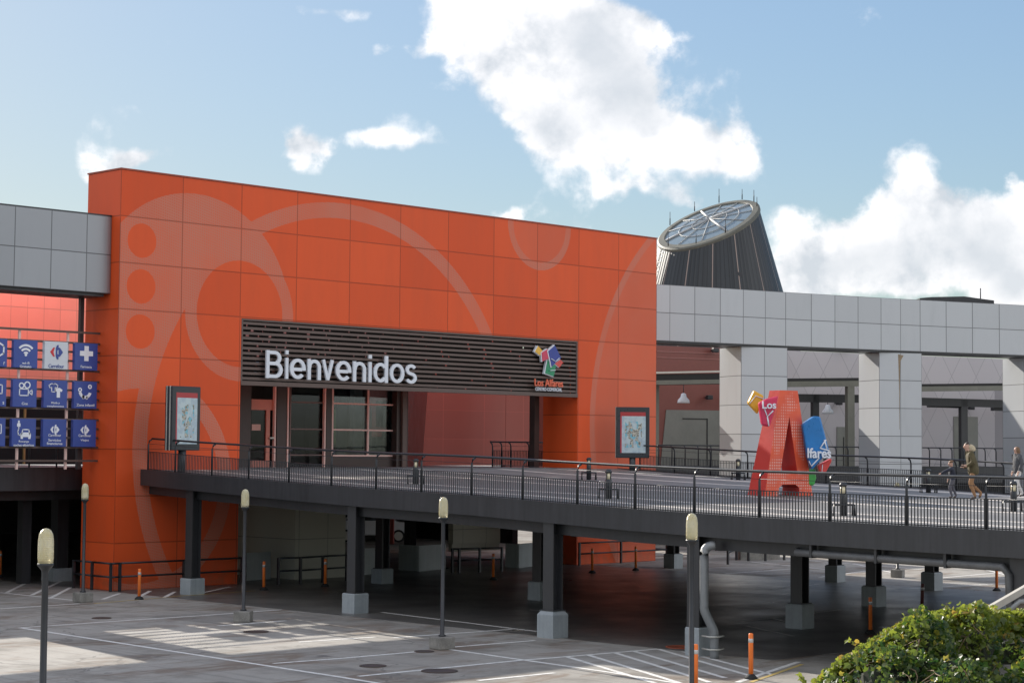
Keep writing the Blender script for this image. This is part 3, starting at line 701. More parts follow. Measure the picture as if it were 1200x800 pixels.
cols = [(223, 697, .56, .52), (415, 719, .54, .57), (648, 748, .56, .68), (819, 769, .42, .66), None, (447, 684, .55, .52), (633, 703.5, .55, .58), (790, 666, .55, .58), (940, 737, .55, .66), (1027, 711, .55, .62), (981, 682, .54, .60), (1095, 692, .54, .62)]
for c in cols:
    if c is None: cx, cy, s_, h_ = xe(-34.2) + .4, -34.2, .8, .7
    else:
        p = gz(c[0], c[1]); s_, h_ = c[2], c[3]; cx, cy = p.x + s_ / 2, p.y + s_ / 2
    top = dz(cy) - .32; bm = B(); w_ = .18; t_ = .035
    box(bm, (cx - w_, cy - w_, .0), (cx - w_ + t_, cy + w_, top)); box(bm, (cx + w_ - t_, cy - w_, .0), (cx + w_, cy + w_, top)); box(bm, (cx - w_ + t_, cy - t_ / 2, .0), (cx + w_ - t_, cy + t_ / 2, top))
    co = obj('column', bm, STEEL, fb)
    bm = B(); e = s_ / 2; ch = .10 if c and c[0] == 648 else .025
    prism(bm, [(cx - e, cy - e, 0), (cx + e, cy - e, 0), (cx + e, cy + e, 0), (cx - e, cy + e, 0)], (0, 0, h_ - ch))
    a = [V((cx + sx * e, cy + sy * e, h_ - ch)) for sx, sy in ((-1, -1), (1, -1), (1, 1), (-1, 1))]; b = [V((cx + sx * (e - ch * .7), cy + sy * (e - ch * .7), h_)) for sx, sy in ((-1, -1), (1, -1), (1, 1), (-1, 1))]
    A_ = [bm.verts.new(p) for p in a]; B_ = [bm.verts.new(p) for p in b]
    for k in range(4): bm.faces.new((A_[k], A_[(k+1) % 4], B_[(k+1) % 4], B_[k]))
    bm.faces.new(B_); fo_ = obj('footing', bm, FOOT, co)
    bm = B(); box(bm, (cx - .235, cy - .235, h_ + .001), (cx + .235, cy + .235, h_ + .022)) if s_ > .5 else box(bm, (cx - .19, cy - .19, h_ + .001), (cx + .19, cy + .19, h_ + .022)); obj('base_plate', bm, STEEL, co)
    bm = B(); box(bm, (cx - .24, cy - .24, top - .03), (cx + .24, cy + .24, top - .002)); obj('cap_plate', bm, STEEL, co)
# rails -------------------------------------------------
def railing(name, label, path, posts_at, inward, h=1.06, barh=.63, pitch=.088, bars=True, solid=False, r=.03):
    """path: list of points at deck level; posts_at: indices into path that carry a post; one bay of bars between posts"""
    root = thing(name, label, 'railing', path[0])
    def top(i):
        a, b = path[max(0, i-1)], path[min(len(path)-1, i+1)]; t = (b - a).normalized(); n = V((-t.y, t.x, 0)).normalized() * inward; return n
    bm = B(); tube(bm, [p + top(i) * .14 + Z * h for i, p in enumerate(path)], .033, 8); obj('handrail', bm, RAIL, root)
    for i in posts_at:
        n = top(i); p = path[i]; bm = B()
        tube(bm, [p, p + Z * (h - .20), p + Z * (h - .08) + n * .035, p + Z * (h - .03) + n * .12], r, 6); obj('post', bm, RAIL, root)
    if bars:
        for a, b in zip(posts_at, posts_at[1:]):
            bm = B(); seg = path[a:b+1]
            tube(bm, [p + Z * barh for p in seg], .010, 4); tube(bm, [p + Z * .05 for p in seg], .012, 4); tube(bm, [p + Z * (h - .17) for p in seg], .006, 4)
            for p, q in zip(seg, seg[1:]):
                L = (q - p).length; n = max(1, round(L / pitch))
                for k in range(n):
                    m = p + (q - p) * ((k + .5) / n); obox(bm, m + V((-.010, -.010, .03)), (.020, 0, 0), (0, .020, 0), (0, 0, barh - .03))
            obj('baluster_panel', bm, RAIL, root)
    return root
py = [-.35] + [1.15 * v for v in (-1.73, -3.58, -5.36, -7.23, -9.11, -10.99, -12.8, -14.7, -16.53, -18.37, -20.2, -21.96, -23.77, -25.59, -27.43, -29.19, -31.0, -32.85, -34.7, -36.55, -38.4, -40.2, -42.05)]
path = []; pa = []
for i, y in enumerate(py):
    if i:
        y0 = py[i-1]; path.append(V((xe((y + y0) / 2) + .02, (y + y0) / 2, dz((y + y0) / 2))))
    pa.append(len(path)); path.append(V((xe(y) + .02, y, dz(y))))
railing('railing', 'long black bar railing along the near edge of the footbridge', path, pa, 1)
path = []; pa = []; y = -1.4
while y > -46:
    pa.append(len(path)); path.append(V((xr(y) - .02, y, dz(y)))); y -= 1.06; path.append(V((xr(y) - .02, y, dz(y)))); y -= 1.06
path = path[:pa[-1] + 1]
railing('railing', 'black bar railing along the far edge of the footbridge, behind the red letter', path, pa, -1)
a = gy(577, 548, 3.2); path = [V((a.x + i * .55, 3.2, 4.0)) for i in range(7)]
railing('railing', 'short black railing inside the portal under the tile logo', path, [0, 1, 2, 4, 6], 1, barh=.7)
# ------------------------------------------------------------------ left walkway and lower level
lw = thing('side_walkway', 'dark walkway slab behind the blue signs, left of the orange pier', 'walkway', (0, 0, 0))
bm = B(); prism(bm, [(-24, 2.6, 3.5), (-6, 2.45, 3.5), (-1.2, 2.6, 3.5), (4.9, 3.4, 3.5), (4.9, 15.9, 3.5), (-24, 15.9, 3.5)], (0, 0, .47)); obj('slab', bm, DECK, lw)
bm = B(); pts = [(-24, 2.6), (-6, 2.44), (-3, 2.5), (-1.2, 2.6), (1, 2.8), (4.9, 3.38)]
for p, q in zip(pts, pts[1:]): prism(bm, [(p[0], p[1], 3.25), (q[0], q[1], 3.25), (q[0], q[1] - .08, 3.25), (p[0], p[1] - .08, 3.25)], (0, 0, .78))
obj('edge_fascia', bm, FASCIA, lw)
bm = B(); box(bm, (-24, 3.6, 2.9), (4.9, 3.85, 3.45)); obj('edge_beam', bm, STEEL, lw)
p = gz(66, 681); bm = B(); box(bm, (p.x + .1, p.y + .15, 0), (p.x + .55, p.y + .6, 3.48)); c_ = obj('column', bm, STEEL, lw)
bm = B(); box(bm, (p.x - .12, p.y, 0), (p.x + .72, p.y + .8, .45)); obj('footing', bm, FOOT, c_)
path = [V((-10 + i * 1.05, 2.7, 3.98)) for i in range(10)]
railing('railing', 'black railing on the walkway behind the blue signs', path, [0, 2, 4, 6, 8, 9], 1, bars=False)
ll = thing('undercroft', 'dark covered parking level below the orange entrance', 'building', (0, 0, 0))
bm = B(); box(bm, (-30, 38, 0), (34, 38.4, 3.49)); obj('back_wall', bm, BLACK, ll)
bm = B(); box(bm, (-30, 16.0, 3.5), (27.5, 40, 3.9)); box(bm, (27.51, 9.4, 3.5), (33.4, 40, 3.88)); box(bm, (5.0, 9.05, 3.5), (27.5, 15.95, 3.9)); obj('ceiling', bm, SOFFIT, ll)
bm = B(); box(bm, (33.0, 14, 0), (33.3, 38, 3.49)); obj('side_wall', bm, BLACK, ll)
bm = B(); a = gz(345, 680.5); c = gz(404, 676.5)
x0_, x1_ = gy(345, 680, .35).x, gy(404, 676, .35).x
box(bm, (x0_, .35, 0), (x1_, 5.0, 3.49)); obj('beige_core', bm, BEIGE, ll)
bm = B(); x0_, x1_ = gy(531, 640, 3.0).x, gy(586, 640, 3.0).x; box(bm, (x0_, 3.0, .85), (x1_, 3.3, 3.49)); box(bm, (x0_, 3.05, .55), (x1_, 3.28, .845)); obj('beige_screen', bm, BEIGE, ll)
for px, py_ in ((25, 684), (300, 662), (480, 660), (600, 655)):
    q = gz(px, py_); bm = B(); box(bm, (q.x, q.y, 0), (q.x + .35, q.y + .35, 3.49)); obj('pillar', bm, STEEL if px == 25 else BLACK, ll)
def barrier(label, a, b, c, h):
    """pale L-shaped low wall: plan corner points given on the ground"""
    bm = B(); P = [gz(*q) for q in (a, b, c) if q]
    for p, q in zip(P, P[1:]):
        t = (q - p).normalized(); n = V((-t.y, t.x, 0)) * .12; obox(bm, p, q - p, n, Z * h)
    tag(obj('low_barrier', bm, BARRIER), label, 'barrier', 'pale low barriers under the building')
barrier('pale low barrier between the orange pier and the beige core', (289, 680), (317, 678), None, .98)
barrier('pale low barrier half hidden behind the second bridge column', (425, 673), (439, 672), None, .98)
barrier('pale cornered low barrier left of the beige screen, nearest the middle lamp', (467, 667), (491, 669), (522, 666), .98)
barrier('pale cornered low barrier right of the beige screen, half dark', (592, 664), (608, 665), (626, 663), .95)
def guard(label, pts, h=.92, closed=False):
    root = thing('guard_rail', label, 'guard rail', pts[0], 'black tube guard rails in the car park')
    for zz_ in (h, h * .52):
        bm = B()
        for p, q in zip(pts, pts[1:]): tube(bm, [p + Z * zz_, q + Z * zz_], .036, 6)
        obj('rail', bm, RAIL, root)
    for i, p in enumerate(pts):
        bm = B(); box(bm, (p.x - .04, p.y - .04, 0), (p.x + .04, p.y + .04, h + .02)); obj('post', bm, RAIL, root)
g_ = .3
guard('black tube guard rail wrapped round the foot of the left orange pier', [V((-g_, 1.9, 0)), V((-g_, .8, 0)), V((-g_, -g_, 0)), V((-g_ + .35, -g_, 0)), V((2.6, -g_, 0)), V((5.05, -g_, 0))])
guard('black guard rail round the foot of the right orange pier, under the bridge', [V((22.4, -g_, 0)), V((25.0, -g_, 0)), V((28.0, -g_, 0)), V((28.0, 1.9, 0))])
def gl_(*px): return [gz(x, y) for x, y in px]
guard('black guard rail in front of the beige core wall under the building', gl_((326, 685), (352, 684), (378, 682), (406, 680)))
guard('black guard rail in front of the beige screen behind the third lamp', gl_((530, 671), (538, 671), (562, 670), (588, 669)))
guard('black guard rail on the far side of the car park by a pale low wall', gl_((853, 661), (863, 656), (877, 657), (897, 657), (919, 656)))
bm = B(); P = gl_((868, 656), (914, 655)); obox(bm, P[0], P[1] - P[0], (.4, .6, 0), Z * .9); tag(obj('low_wall', bm, CONC), 'weathered low wall behind the far guard rail, seen below the bridge', 'wall')
# ------------------------------------------------------------------ blue signs on brown slats
YS = 1.0
rk = thing('sign_rack', 'rack of brown horizontal slats holding the blue pictogram signs', 'sign rack', (0, YS, 0))
for z in [8.52] + [r + o_ for r in (7.26, 5.99, 4.72) for o_ in (.90, .60, .30, -.02)] + [4.26]:
    bm = B(); box(bm, (-6.1, YS + .06, z - .034), (.03, YS + .12, z + .034)); obj('slat', bm, BROWN, rk)
for px in (21, 78):
    x = gy(px, 450, YS + .2).x; bm = B(); box(bm, (x - .035, YS + .14, 3.98), (x + .035, YS + .21, 8.5)); obj('upright', bm, SALMONFRAME, rk)
bm = B(); x = gy(94, 400, YS + .6).x; box(bm, (x - .07, YS + .5, 3.98), (x + .07, YS + .64, 9.72)); obj('hanger_post', bm, STEEL, rk)
def ring(bm, cx, cz, r0, r1, a0=0, a1=360, n=16, y=0., mi=0):
    p = []
    for i in range(n + 1):
        a = math.radians(a0 + (a1 - a0) * i / n); p.append((math.cos(a), math.sin(a)))
    for (a, b), (c, d) in zip(p, p[1:]):
        q = [V((cx + a * r1, y, cz + b * r1)), V((cx + c * r1, y, cz + d * r1)), V((cx + c * r0, y, cz + d * r0)), V((cx + a * r0, y, cz + b * r0))]
        if r0 < .001: q = q[:3]
        prism(bm, q, (0, .012, 0), mi)
def poly(bm, pts, cx, cz, s, y=0., mi=0): prism(bm, [V((cx + a * s, y, cz + b * s)) for a, b in pts], (0, .012, 0), mi)
def line(bm, pts, cx, cz, s, w, y=0.):
    for a, b in zip(pts, pts[1:]):
        a, b = V((a[0], 0, a[1])), V((b[0], 0, b[1])); t = (b - a).normalized(); n = V((-t.z, 0, t.x)) * w / 2
        a = a - t * w * .4; b = b + t * w * .4
        prism(bm, [V((cx, y, cz)) + p * s for p in (a - n, b - n, b + n, a + n)], (0, .012, 0))
def logo(bm, cx, cz, s, part):
    if part in ('red', 'all'): poly(bm, [(-1, 0), (-.5, .62), (-.28, .62), (-.5, 0), (-.28, -.62), (-.5, -.62)], cx, cz, s)
    if part in ('blue', 'all'):
        poly(bm, [(-.12, .0), (-.12, .55), (.05, .95), (.3, 1.0), (.3, .35), (.12, .22), (.12, 0)], cx, cz, s); poly(bm, [(-.12, 0), (.12, 0), (.12, -.22), (.3, -.35), (.3, -1.0), (.05, -.95), (-.12, -.55)], cx, cz, s)
        poly(bm, [(.32, .12), (.32, .62), (.5, .62), (1, 0), (.5, -.62), (.32, -.62), (.32, -.12), (.6, -.12), (.6, .12)][:3] + [(1, 0), (.5, -.62), (.32, -.62)], cx, cz, s)
def icon(k, bm, cx, cz):
    s = .2; lw_ = .11
    if k == 'wifi':
        for r in (.12, .24, .36): ring(bm, cx, cz - .15, r - .07 if r > .12 else .05, r, 42, 138, 10)
        ring(bm, cx, cz - .14, 0, .045, 0, 360, 10)
    elif k == 'cross': poly(bm, [(-.33, -1), (.33, -1), (.33, -.33), (1, -.33), (1, .33), (.33, .33), (.33, 1), (-.33, 1), (-.33, .33), (-1, .33), (-1, -.33), (-.33, -.33)], cx, cz, .25)
    elif k == 'film':
        line(bm, [(-1, -.9), (.6, -.9), (.6, .15), (-1, .15), (-1, -.9)], cx, cz, s, .16); line(bm, [(.75, -.4), (1.3, -.8), (1.3, .05), (.75, -.35)], cx, cz, s, .15)
        ring(bm, cx - .13, cz + .14, .06, .10, 0, 360, 14); ring(bm, cx + .08, cz + .16, .08, .12, 0, 360, 14)
    elif k == 'shirts':
        sh = [(-.35, -.6), (-.35, .2), (-.7, .05), (-.9, .5), (-.3, .85), (-.1, .7), (.1, .7), (.3, .85), (.9, .5), (.7, .05), (.35, .2), (.35, -.6), (-.35, -.6)]
        line(bm, sh, cx - .09, cz + .08, s * .95, .14); poly(bm, [(-.36, -1.1), (-.36, .1), (-.7, 0), (-.9, .4), (-.3, .75), (.3, .75), (.9, .4), (.7, 0), (.36, .1), (.36, -1.1)], cx + .1, cz - .03, s * .85)
    elif k == 'kids':
        ring(bm, cx - .22, cz + .06, .035, .075, 0, 360, 12); ring(bm, cx + .16, cz + .17, .035, .075, 0, 360, 12)
        ring(bm, cx - .02, cz + .02, .15, .25, 190, 345, 12); poly(bm, [(-1, -1.3), (-.6, -1.3), (-.5, -.7), (-1, -.6)], cx + .05, cz, s * .9); poly(bm, [(.1, -1.4), (.4, -1.4), (.4, -.8), (.05, -.9)], cx, cz, s * .9)
    elif k == 'car':
        cx2, cz2 = cx + .06, cz - .1; line(bm, [(-.75, -.3), (-.55, .45), (.55, .45), (.75, -.3)], cx2, cz2, s, .18); poly(bm, [(-.95, -.75), (.95, -.75), (.95, -.2), (.7, 0), (-.7, 0), (-.95, -.2)], cx2, cz2, s)
        poly(bm, [(-.9, -1.05), (-.5, -1.05), (-.5, -.75), (-.9, -.75)], cx2, cz2, s); poly(bm, [(.5, -1.05), (.9, -1.05), (.9, -.75), (.5, -.75)], cx2, cz2, s)
        poly(bm, [(-.3, .0), (.3, .0), (.3, .55), (.15, .55), (.15, 1.0), (.02, 1.0), (.02, .55), (-.02, .55), (-.02, 1.0), (-.15, 1.0), (-.15, .55), (-.3, .55)], cx - .2, cz + .08, s)
        line(bm, [(-1.0, .3), (-1.0, .05), (-1.15, -.4), (-1.0, -.95), (-.6, -.95)], cx, cz, s, .16)
    elif k == 'logo_white': logo(bm, cx, cz, .17, 'all')
    elif k == 'hex': line(bm, [(math.cos(a) * .9, math.sin(a) * .9) for a in [math.pi / 3 * i + .5 for i in range(7)]], cx, cz, .26, .2)
    elif k == 'tag': line(bm, [(.9, -.7), (.9, .7), (-.9, .7), (-.9, -.7), (.9, -.7)], cx, cz, .2, .16)
colsX = [-4.34, -3.35, -2.21, -1.07]; colsX[0] = -4.46
rowsZ = [7.26, 5.99, 4.72]
signs = {(0, 0): ('hex', ('r',), 'blue sign with a white hexagon outline, cut at the photo edge in the top row'), (0, 1): ('tag', ('s',), 'blue sign with a white outline square, cut at the photo edge in the middle row'), (0, 2): ('tag', (), 'blue sign cut at the photo edge in the bottom row'),
         (1, 0): ('wifi', ('wi-fi', 'Gratuito'), 'blue sign with a white wifi symbol'), (2, 0): ('brand', ('Carrefour',), 'pale grey sign with a red and blue arrow emblem, among the blue ones'), (3, 0): ('cross', ('Farmacia',), 'blue sign with a bold white pharmacy cross'),
         (1, 1): ('film', ('Cine',), 'blue sign with a white film camera symbol'), (2, 1): ('shirts', ('Moda y', 'complementos'), 'blue sign with two white shirts'), (3, 1): ('kids', ('Zona infantil',), 'blue sign with two white playing children'),
         (1, 2): ('car', ('Recarga', 'coches eléctricos'), 'blue sign with a white car and charging plug'), (2, 2): ('logo_white', ('Servicios', 'financieros'), 'blue sign with white arrow emblem, two lines reading Servicios financieros'), (3, 2): ('logo_white', ('Viajes',), 'blue sign with white arrow emblem, reading Viajes, in the bottom corner by the orange pier')}
for (ci, ri), (k, cap, lab) in signs.items():
    x, z = colsX[ci], rowsZ[ri]; wS, hS = .88, .90
    root = thing('pictogram_sign', lab, 'sign', (x + wS / 2, YS, z), 'service signs on the slatted rack')
    bm = B(); box(bm, (x, YS - .10, z), (x + wS, YS + .055, z + hS)); obj('panel', bm, SIGNGREY if k == 'brand' else [BLUE], root, bev=.012)
    yf = YS - .113; bm = B()
    cx, cz = x + wS * .5, z + hS * .62
    if k == 'brand':
        logo(bm, cx, cz, .24, 'red'); obj('emblem', bm, RED, root); bm = B(); logo(bm, cx, cz, .24, 'blue'); bmesh.ops.translate(bm, verts=bm.verts, vec=(0, yf, 0)); obj('emblem', bm, BLUE, root)
        e = [c for c in root.children if c.name.startswith('emblem')][0]
        for v in e.data.vertices: v.co.y += yf
    else:
        icon(k, bm, cx + (.1 if ci == 0 else 0), cz); bmesh.ops.translate(bm, verts=bm.verts, vec=(0, yf, 0)); obj('pictogram', bm, SIGNWHITE, root)
    lines = list(cap)
    if k == 'logo_white': lines = ['Carrefour', ''] + lines
    if lines:
        zt = z + (.36 if k == 'logo_white' else .20 if len(lines) > 1 else .16) ; zt = z + .42 if k == 'logo_white' else zt
        for i, tline in enumerate(lines):
            hh = .085 if k != 'brand' else .12
            if not tline: zt -= .05; continue
            ww = min(wS * .84, hh * .62 * len(tline)) if k != 'brand' else .58; xo = x + (wS - ww) / 2 if ci else x + wS - ww - .08
            obj('caption', fit_text(tline, (xo, yf + .012, zt - hh), X, Z, ww, hh, .012, .004), BLUE if k == 'brand' else SIGNWHITE, root); zt -= hh + .025
pw_ = thing('pink_wall', 'bright salmon pink panelled wall seen between the blue signs and the grey band', 'wall', (0, 16, 0))
bm = B(); box(bm, (-26, 16.0, 3.97), (10.0, 16.4, 13.4)); obj('panel_wall', bm, PINK, pw_)
bm = B(); box(bm, (-26, 15.9, 3.97), (9.2, 15.998, 6.75)); obj('shopfront_glass', bm, GLASS, pw_)
bm = B()
for i in range(9): box(bm, (-7.5 + i * 1.7, 15.82, 3.97), (-7.42 + i * 1.7, 15.898, 6.75))
obj('shopfront_mullions', bm, pm('ochre_frame', (.25, .17, .07), .5), pw_)
# ------------------------------------------------------------------ lamp posts
lp0 = None
lamps = [(gz(97, 705), 'slim lamp post standing before the left orange pier'), (gz(285, 728), 'slim lamp post on a mossy block between orange pier and second bridge column'), (gz(518, 760), 'slim lamp post in front of the middle of the bridge, on a mossy block'),
         (V((-8.04, -30.97, 0)), 'slim lamp post in front of the bridge column with the downpipe'), (V((-21.15, -29.99, 0)), 'nearest lamp post, its yellowed globe lowest in view at far left'), (gz(1052, 676), 'distant lamp post on a block seen through the gap under the bridge')]
for i, (p, l) in enumerate(lamps):
    if lp0 is None:
        lp0 = thing('lamp_post', l, 'lamp post', p, 'slim globe lamp posts in the car park')
        bm = B(); box(bm, (-.23, -.23, 0), (.23, .23, .30)); obj('base_block', bm, CONC, lp0, world=False, bev=.03)
        bm = B(); lathe(bm, [(.09, .30), (.09, .33), (.052, .36), (.046, 3.0), (.05, 3.02), (.10, 3.08), (.115, 3.10), (.115, 3.125), (.06, 3.13)], 14); obj('pole', bm, RAIL, lp0, world=False)
        bm = B(); lathe(bm, [(.105, 3.127), (.112, 3.2), (.110, 3.44), (.098, 3.53), (.07, 3.585), (.03, 3.61), (.002, 3.615)], 18); obj('globe', bm, GLOBE, lp0, world=False)
    else: dup(lp0, p, l, i * .7)
# ------------------------------------------------------------------ orange delineator posts
dl0 = None
for i, (px, py_, l) in enumerate(((163, 702, 'orange flexible post at the corner of the left orange pier'), (309, 691, 'orange flexible post beside the pale barrier, left of the beige core'), (381, 687, 'orange flexible post in front of the beige core wall'), (578, 679, 'orange flexible post in the dark in front of the beige screen'),
     (694, 671, 'orange flexible post left of the other one by the right orange pier'), (745, 668, 'orange flexible post right of the other one by the right orange pier'), (880, 795, 'bright orange flexible post standing whole between downpipe and hedge'), (815, 811, 'nearest orange flexible post, in front of the downpipe footing, cut by the photo edge'),
     (1020, 742, 'shaded orange flexible post between the dark footings near the hedge'), (1080, 722, 'dark leaning flexible post just above the hedge'), (1168, 692, 'orange flexible post in sunlight near the far pipe'), (0, 676, 'orange flexible post at the photo edge under the side walkway'))):
    p = gz(px, py_)
    if dl0 is None:
        dl0 = thing('delineator_post', l, 'bollard', p, 'orange flexible posts of the car park')
        bm = B(); lathe(bm, [(.05, .06), (.05, .93), (.044, .95), (.01, .955)], 12); obj('tube', bm, ORANGEPOST, dl0, world=False)
        bm = B(); lathe(bm, [(.0535, .76), (.0535, .84), (.0525, .842)], 12); obj('reflective_band', bm, REFLECT, dl0, world=False)
        bm = B(); lathe(bm, [(.14, 0), (.14, .03), (.07, .10), (.04, .11)], 12); obj('rubber_base', bm, RUBBER, dl0, world=False)
    else:
        r = dup(dl0, p, l, i)
        if px == 1080:
            r.rotation_euler = (0, math.radians(4), 0)
            for c in r.children:
                if c.name.startswith('tube'): c.data = c.data.copy(); c.data.materials[0] = pm('dark_red_plastic', (.12, .03, .03), .5)  # this one post gets a much darker red
# ------------------------------------------------------------------ bollard lights on the deck
bl0 = None
for i, (px, py_, l) in enumerate(((487, 567, 'black bollard light on the deck before the middle of the portal'), (713, 584, 'black bollard light near the rail, in front of the right poster display'), (988, 604, 'black bollard light with yellow lens near the rail, right of the red letter'), (1188, 599, 'black bollard light at the right photo edge near the rail'),
     (1088, 577, 'black bollard light next to the child'), (865, 562, 'black bollard light left of the red letter by the far railing'), (690, 562, 'black bollard light left of the right poster display, by the orange pier'))):
    p = on_deck(px, py_)
    if bl0 is None:
        bl0 = thing('bollard_light', l, 'bollard light', p, 'bollard lights on the footbridge')
        bm = B(); lathe(bm, [(.085, 0), (.085, .52), (.08, .53)], 14); obj('post', bm, RAIL, bl0, world=False)
        bm = B(); lathe(bm, [(.07, .53), (.07, .70), (.06, .70)], 14); obj('lens', bm, LAMPW, bl0, world=False)
        bm = B(); lathe(bm, [(.095, .70), (.095, .74), (.06, .79), (.01, .80)], 14)
        for k in range(4):
            a = math.pi / 4 + k * math.pi / 2; box(bm, (.078 * math.cos(a) - .012, .078 * math.sin(a) - .012, .53), (.078 * math.cos(a) + .012, .078 * math.sin(a) + .012, .70))
        obj('cap', bm, RAIL, bl0, world=False)
        bm = B(); tube(bm, [(-.25, -.12, 0), (-.25, -.12, .26), (.25, -.12, .26), (.25, -.12, 0)], .028, 6); tube(bm, [(-.25, .12, 0), (-.25, .12, .26), (.25, .12, .26), (.25, .12, 0)], .028, 6); obj('guard_hoop', bm, RAIL, bl0, world=False); bl0.rotation_euler.z = -.75
    else: dup(bl0, p, l, -.75)
# ------------------------------------------------------------------ poster displays
def poster(label, base, ang, wd, hh, zb, th, seed):
    r = thing('poster_display', label, 'poster display', base); wv = V((math.cos(ang), math.sin(ang), 0)); nv = wv.cross(Z)   # nv faces the viewer
    c = V(base) + Z * zb
    bm = B(); obox(bm, c - wv * wd / 2 - nv * th / 2, wv * wd, nv * th, Z * hh); obj('cabinet', bm, pm('charcoal_cabinet', (.035, .04, .045), .3, .2, .1), r, bev=.03)
    bm = B(); obox(bm, c - wv * (wd / 2 + .012) - nv * (th * .30), wv * .02, nv * (th * .1), Z * hh); obox(bm, c - wv * (wd / 2 + .012) + nv * (th * .12), wv * .02, nv * (th * .12), Z * hh); obj('edge_strip', bm, ALU, r)
    bm = B(); uvl = bm.loops.layers.uv.new('UVMap'); o_ = c - wv * (wd * .38) + nv * (th / 2 + .004) + Z * (hh * .10); a, b = wv * wd * .76, Z * hh * .80
    fc = bm.faces.new([bm.verts.new(q) for q in (o_, o_ + a, o_ + a + b, o_ + b)])
    for l, uv in zip(fc.loops, ((0, 0), (1, 0), (1, 1), (0, 1))): l[uvl].uv = uv
    po = bm; obj('poster_sheet', po, poster_mat('poster_print_%d' % seed, seed), r)
    bm = B(); tube(bm, [V(base), c + Z * .02], .13, 14); obj('stem', bm, pm('charcoal_stem', (.04, .045, .05), .4), r)
q = on_deck(741, 551); poster('poster display on a post in front of the right orange pier', q, math.atan2(R.y, R.x) + .06, 1.40, 2.12, .52, .3, 2)
q = on_deck(213, 553); poster('poster display turned edgewise in front of the left orange pier', q, math.atan2(R.y, R.x) + math.radians(57), 1.35, 2.12, .72, .34, 5)
# ------------------------------------------------------------------ letter sculpture
sb = on_deck(896, 581); ls = thing('letter_sculpture', 'large red letter A with dotted orange front and coloured tiles on the footbridge', 'sculpture', sb)
th_ = math.radians(33); wv = (R * math.cos(th_) + F * math.sin(th_)); wv.z = 0; wv.normalize(); nv = wv.cross(Z)   # front faces the camera side
def sp(a, h, d=0.): return sb + wv * a + Z * h - nv * d
SW, SH = 1.90, 3.16
out = [(0, 0), (.56, 0), (.56, .24), (.70, .34), (1.22, .34), (1.36, .24), (1.36, 0), (SW, 0), (1.30, SH), (.60, SH)]
hole = [(.62, .74), (1.28, .74), (.97, 2.38)]
bm = B(); uvl = bm.loops.layers.uv.new('UVMap'); prism(bm, [sp(a, h) for a, h in out], -nv * .78, 0, [[sp(a, h) for a, h in hole]])
for v in bm.verts:    # back leans in a little towards the top
    d = (v.co - sb).dot(-nv)
    if d > .5: v.co += nv * (.30 * (v.co.z - sb.z) / SH)
bm.faces.ensure_lookup_table(); bm.normal_update()
for fc in bm.faces:
    cen = [(v.co - sb).dot(-nv) for v in fc.verts]
    if max(cen) < .01: fc.material_index = 1
    for l in fc.loops: l[uvl].uv = ((l.vert.co - sb).dot(wv), l.vert.co.z - sb.z)
obj('letter_body', bm, [A_RED, A_FRONT], ls)
RV = V((R.x, R.y, 0)).normalized(); FV = V((F.x, F.y, 0)).normalized()
pxm = 39.0
def tile(name, m, pts, d, th, parent=ls):
    """rounded thick tile; pts are crop pixels (5 per photo pixel) laid in a plane facing the bridge foot"""
    P0 = sb + FV * d; q = [gp(860 + a / 5, 440 + b / 5, P0, FV) for a, b in pts]
    bm = B(); prism(bm, q, FV * th); return obj(name, bm, m, parent, bev=.05)
def tl(name, pts, d, parent, w=.022):
    P0 = sb + FV * d; bm = B(); tube(bm, [gp(860 + a / 5, 440 + b / 5, P0, FV) for a, b in pts], w, 5); obj(name, bm, WHITELET, parent)
t = tile('yellow_tile', T_YEL, ((80, 160), (118, 84), (178, 118), (140, 226)), .5, .28); tl('line_print', ((92, 165), (128, 118), (172, 135)), .48, t, .014)
t = tile('crimson_tile', T_CRI, ((145, 158), (190, 135), (262, 118), (245, 190), (212, 300), (165, 290)), -.05, .3); tl('line_print', ((180, 195), (196, 240), (230, 205)), -.07, t); tl('line_print', ((196, 240), (205, 295)), -.07, t)
P0 = sb - FV * .12; a = gp(860 + 166 / 5, 440 + 193 / 5, P0, FV); obj('lettering', fit_text('Los', a, RV, Z, 80 / 5 / pxm, 44 / 5 / pxm, .05, .02), WHITELET, t)
t = tile('blue_tile', T_BLU, ((400, 285), (470, 236), (508, 240), (560, 440), (458, 552), (430, 470)), .55, .4)
tl('line_print', ((440, 500), (455, 530), (500, 480)), .53, t); tl('line_print', ((505, 425), (540, 375)), .53, t); tl('line_print', ((505, 425), (560, 440)), .53, t); tl('line_print', ((530, 375), (545, 430)), .53, t)
P0 = sb + FV * .5; a = gp(860 + 430 / 5, 440 + 482 / 5, P0, FV); obj('lettering', fit_text('lfares', a, RV, Z, 136 / 5 / (pxm * .98), 58 / 5 / (pxm * .98), .05, .025), WHITELET, t)
t = tile('red_tile', T_RED, ((490, 525), (530, 505), (572, 482), (576, 500), (535, 576), (505, 568)), .75, .3); tl('line_print', ((520, 520), (515, 572)), .73, t, .012)
tile('green_tile', T_GRN, ((430, 550), (480, 546), (484, 600), (470, 645), (430, 640)), .95, .35)
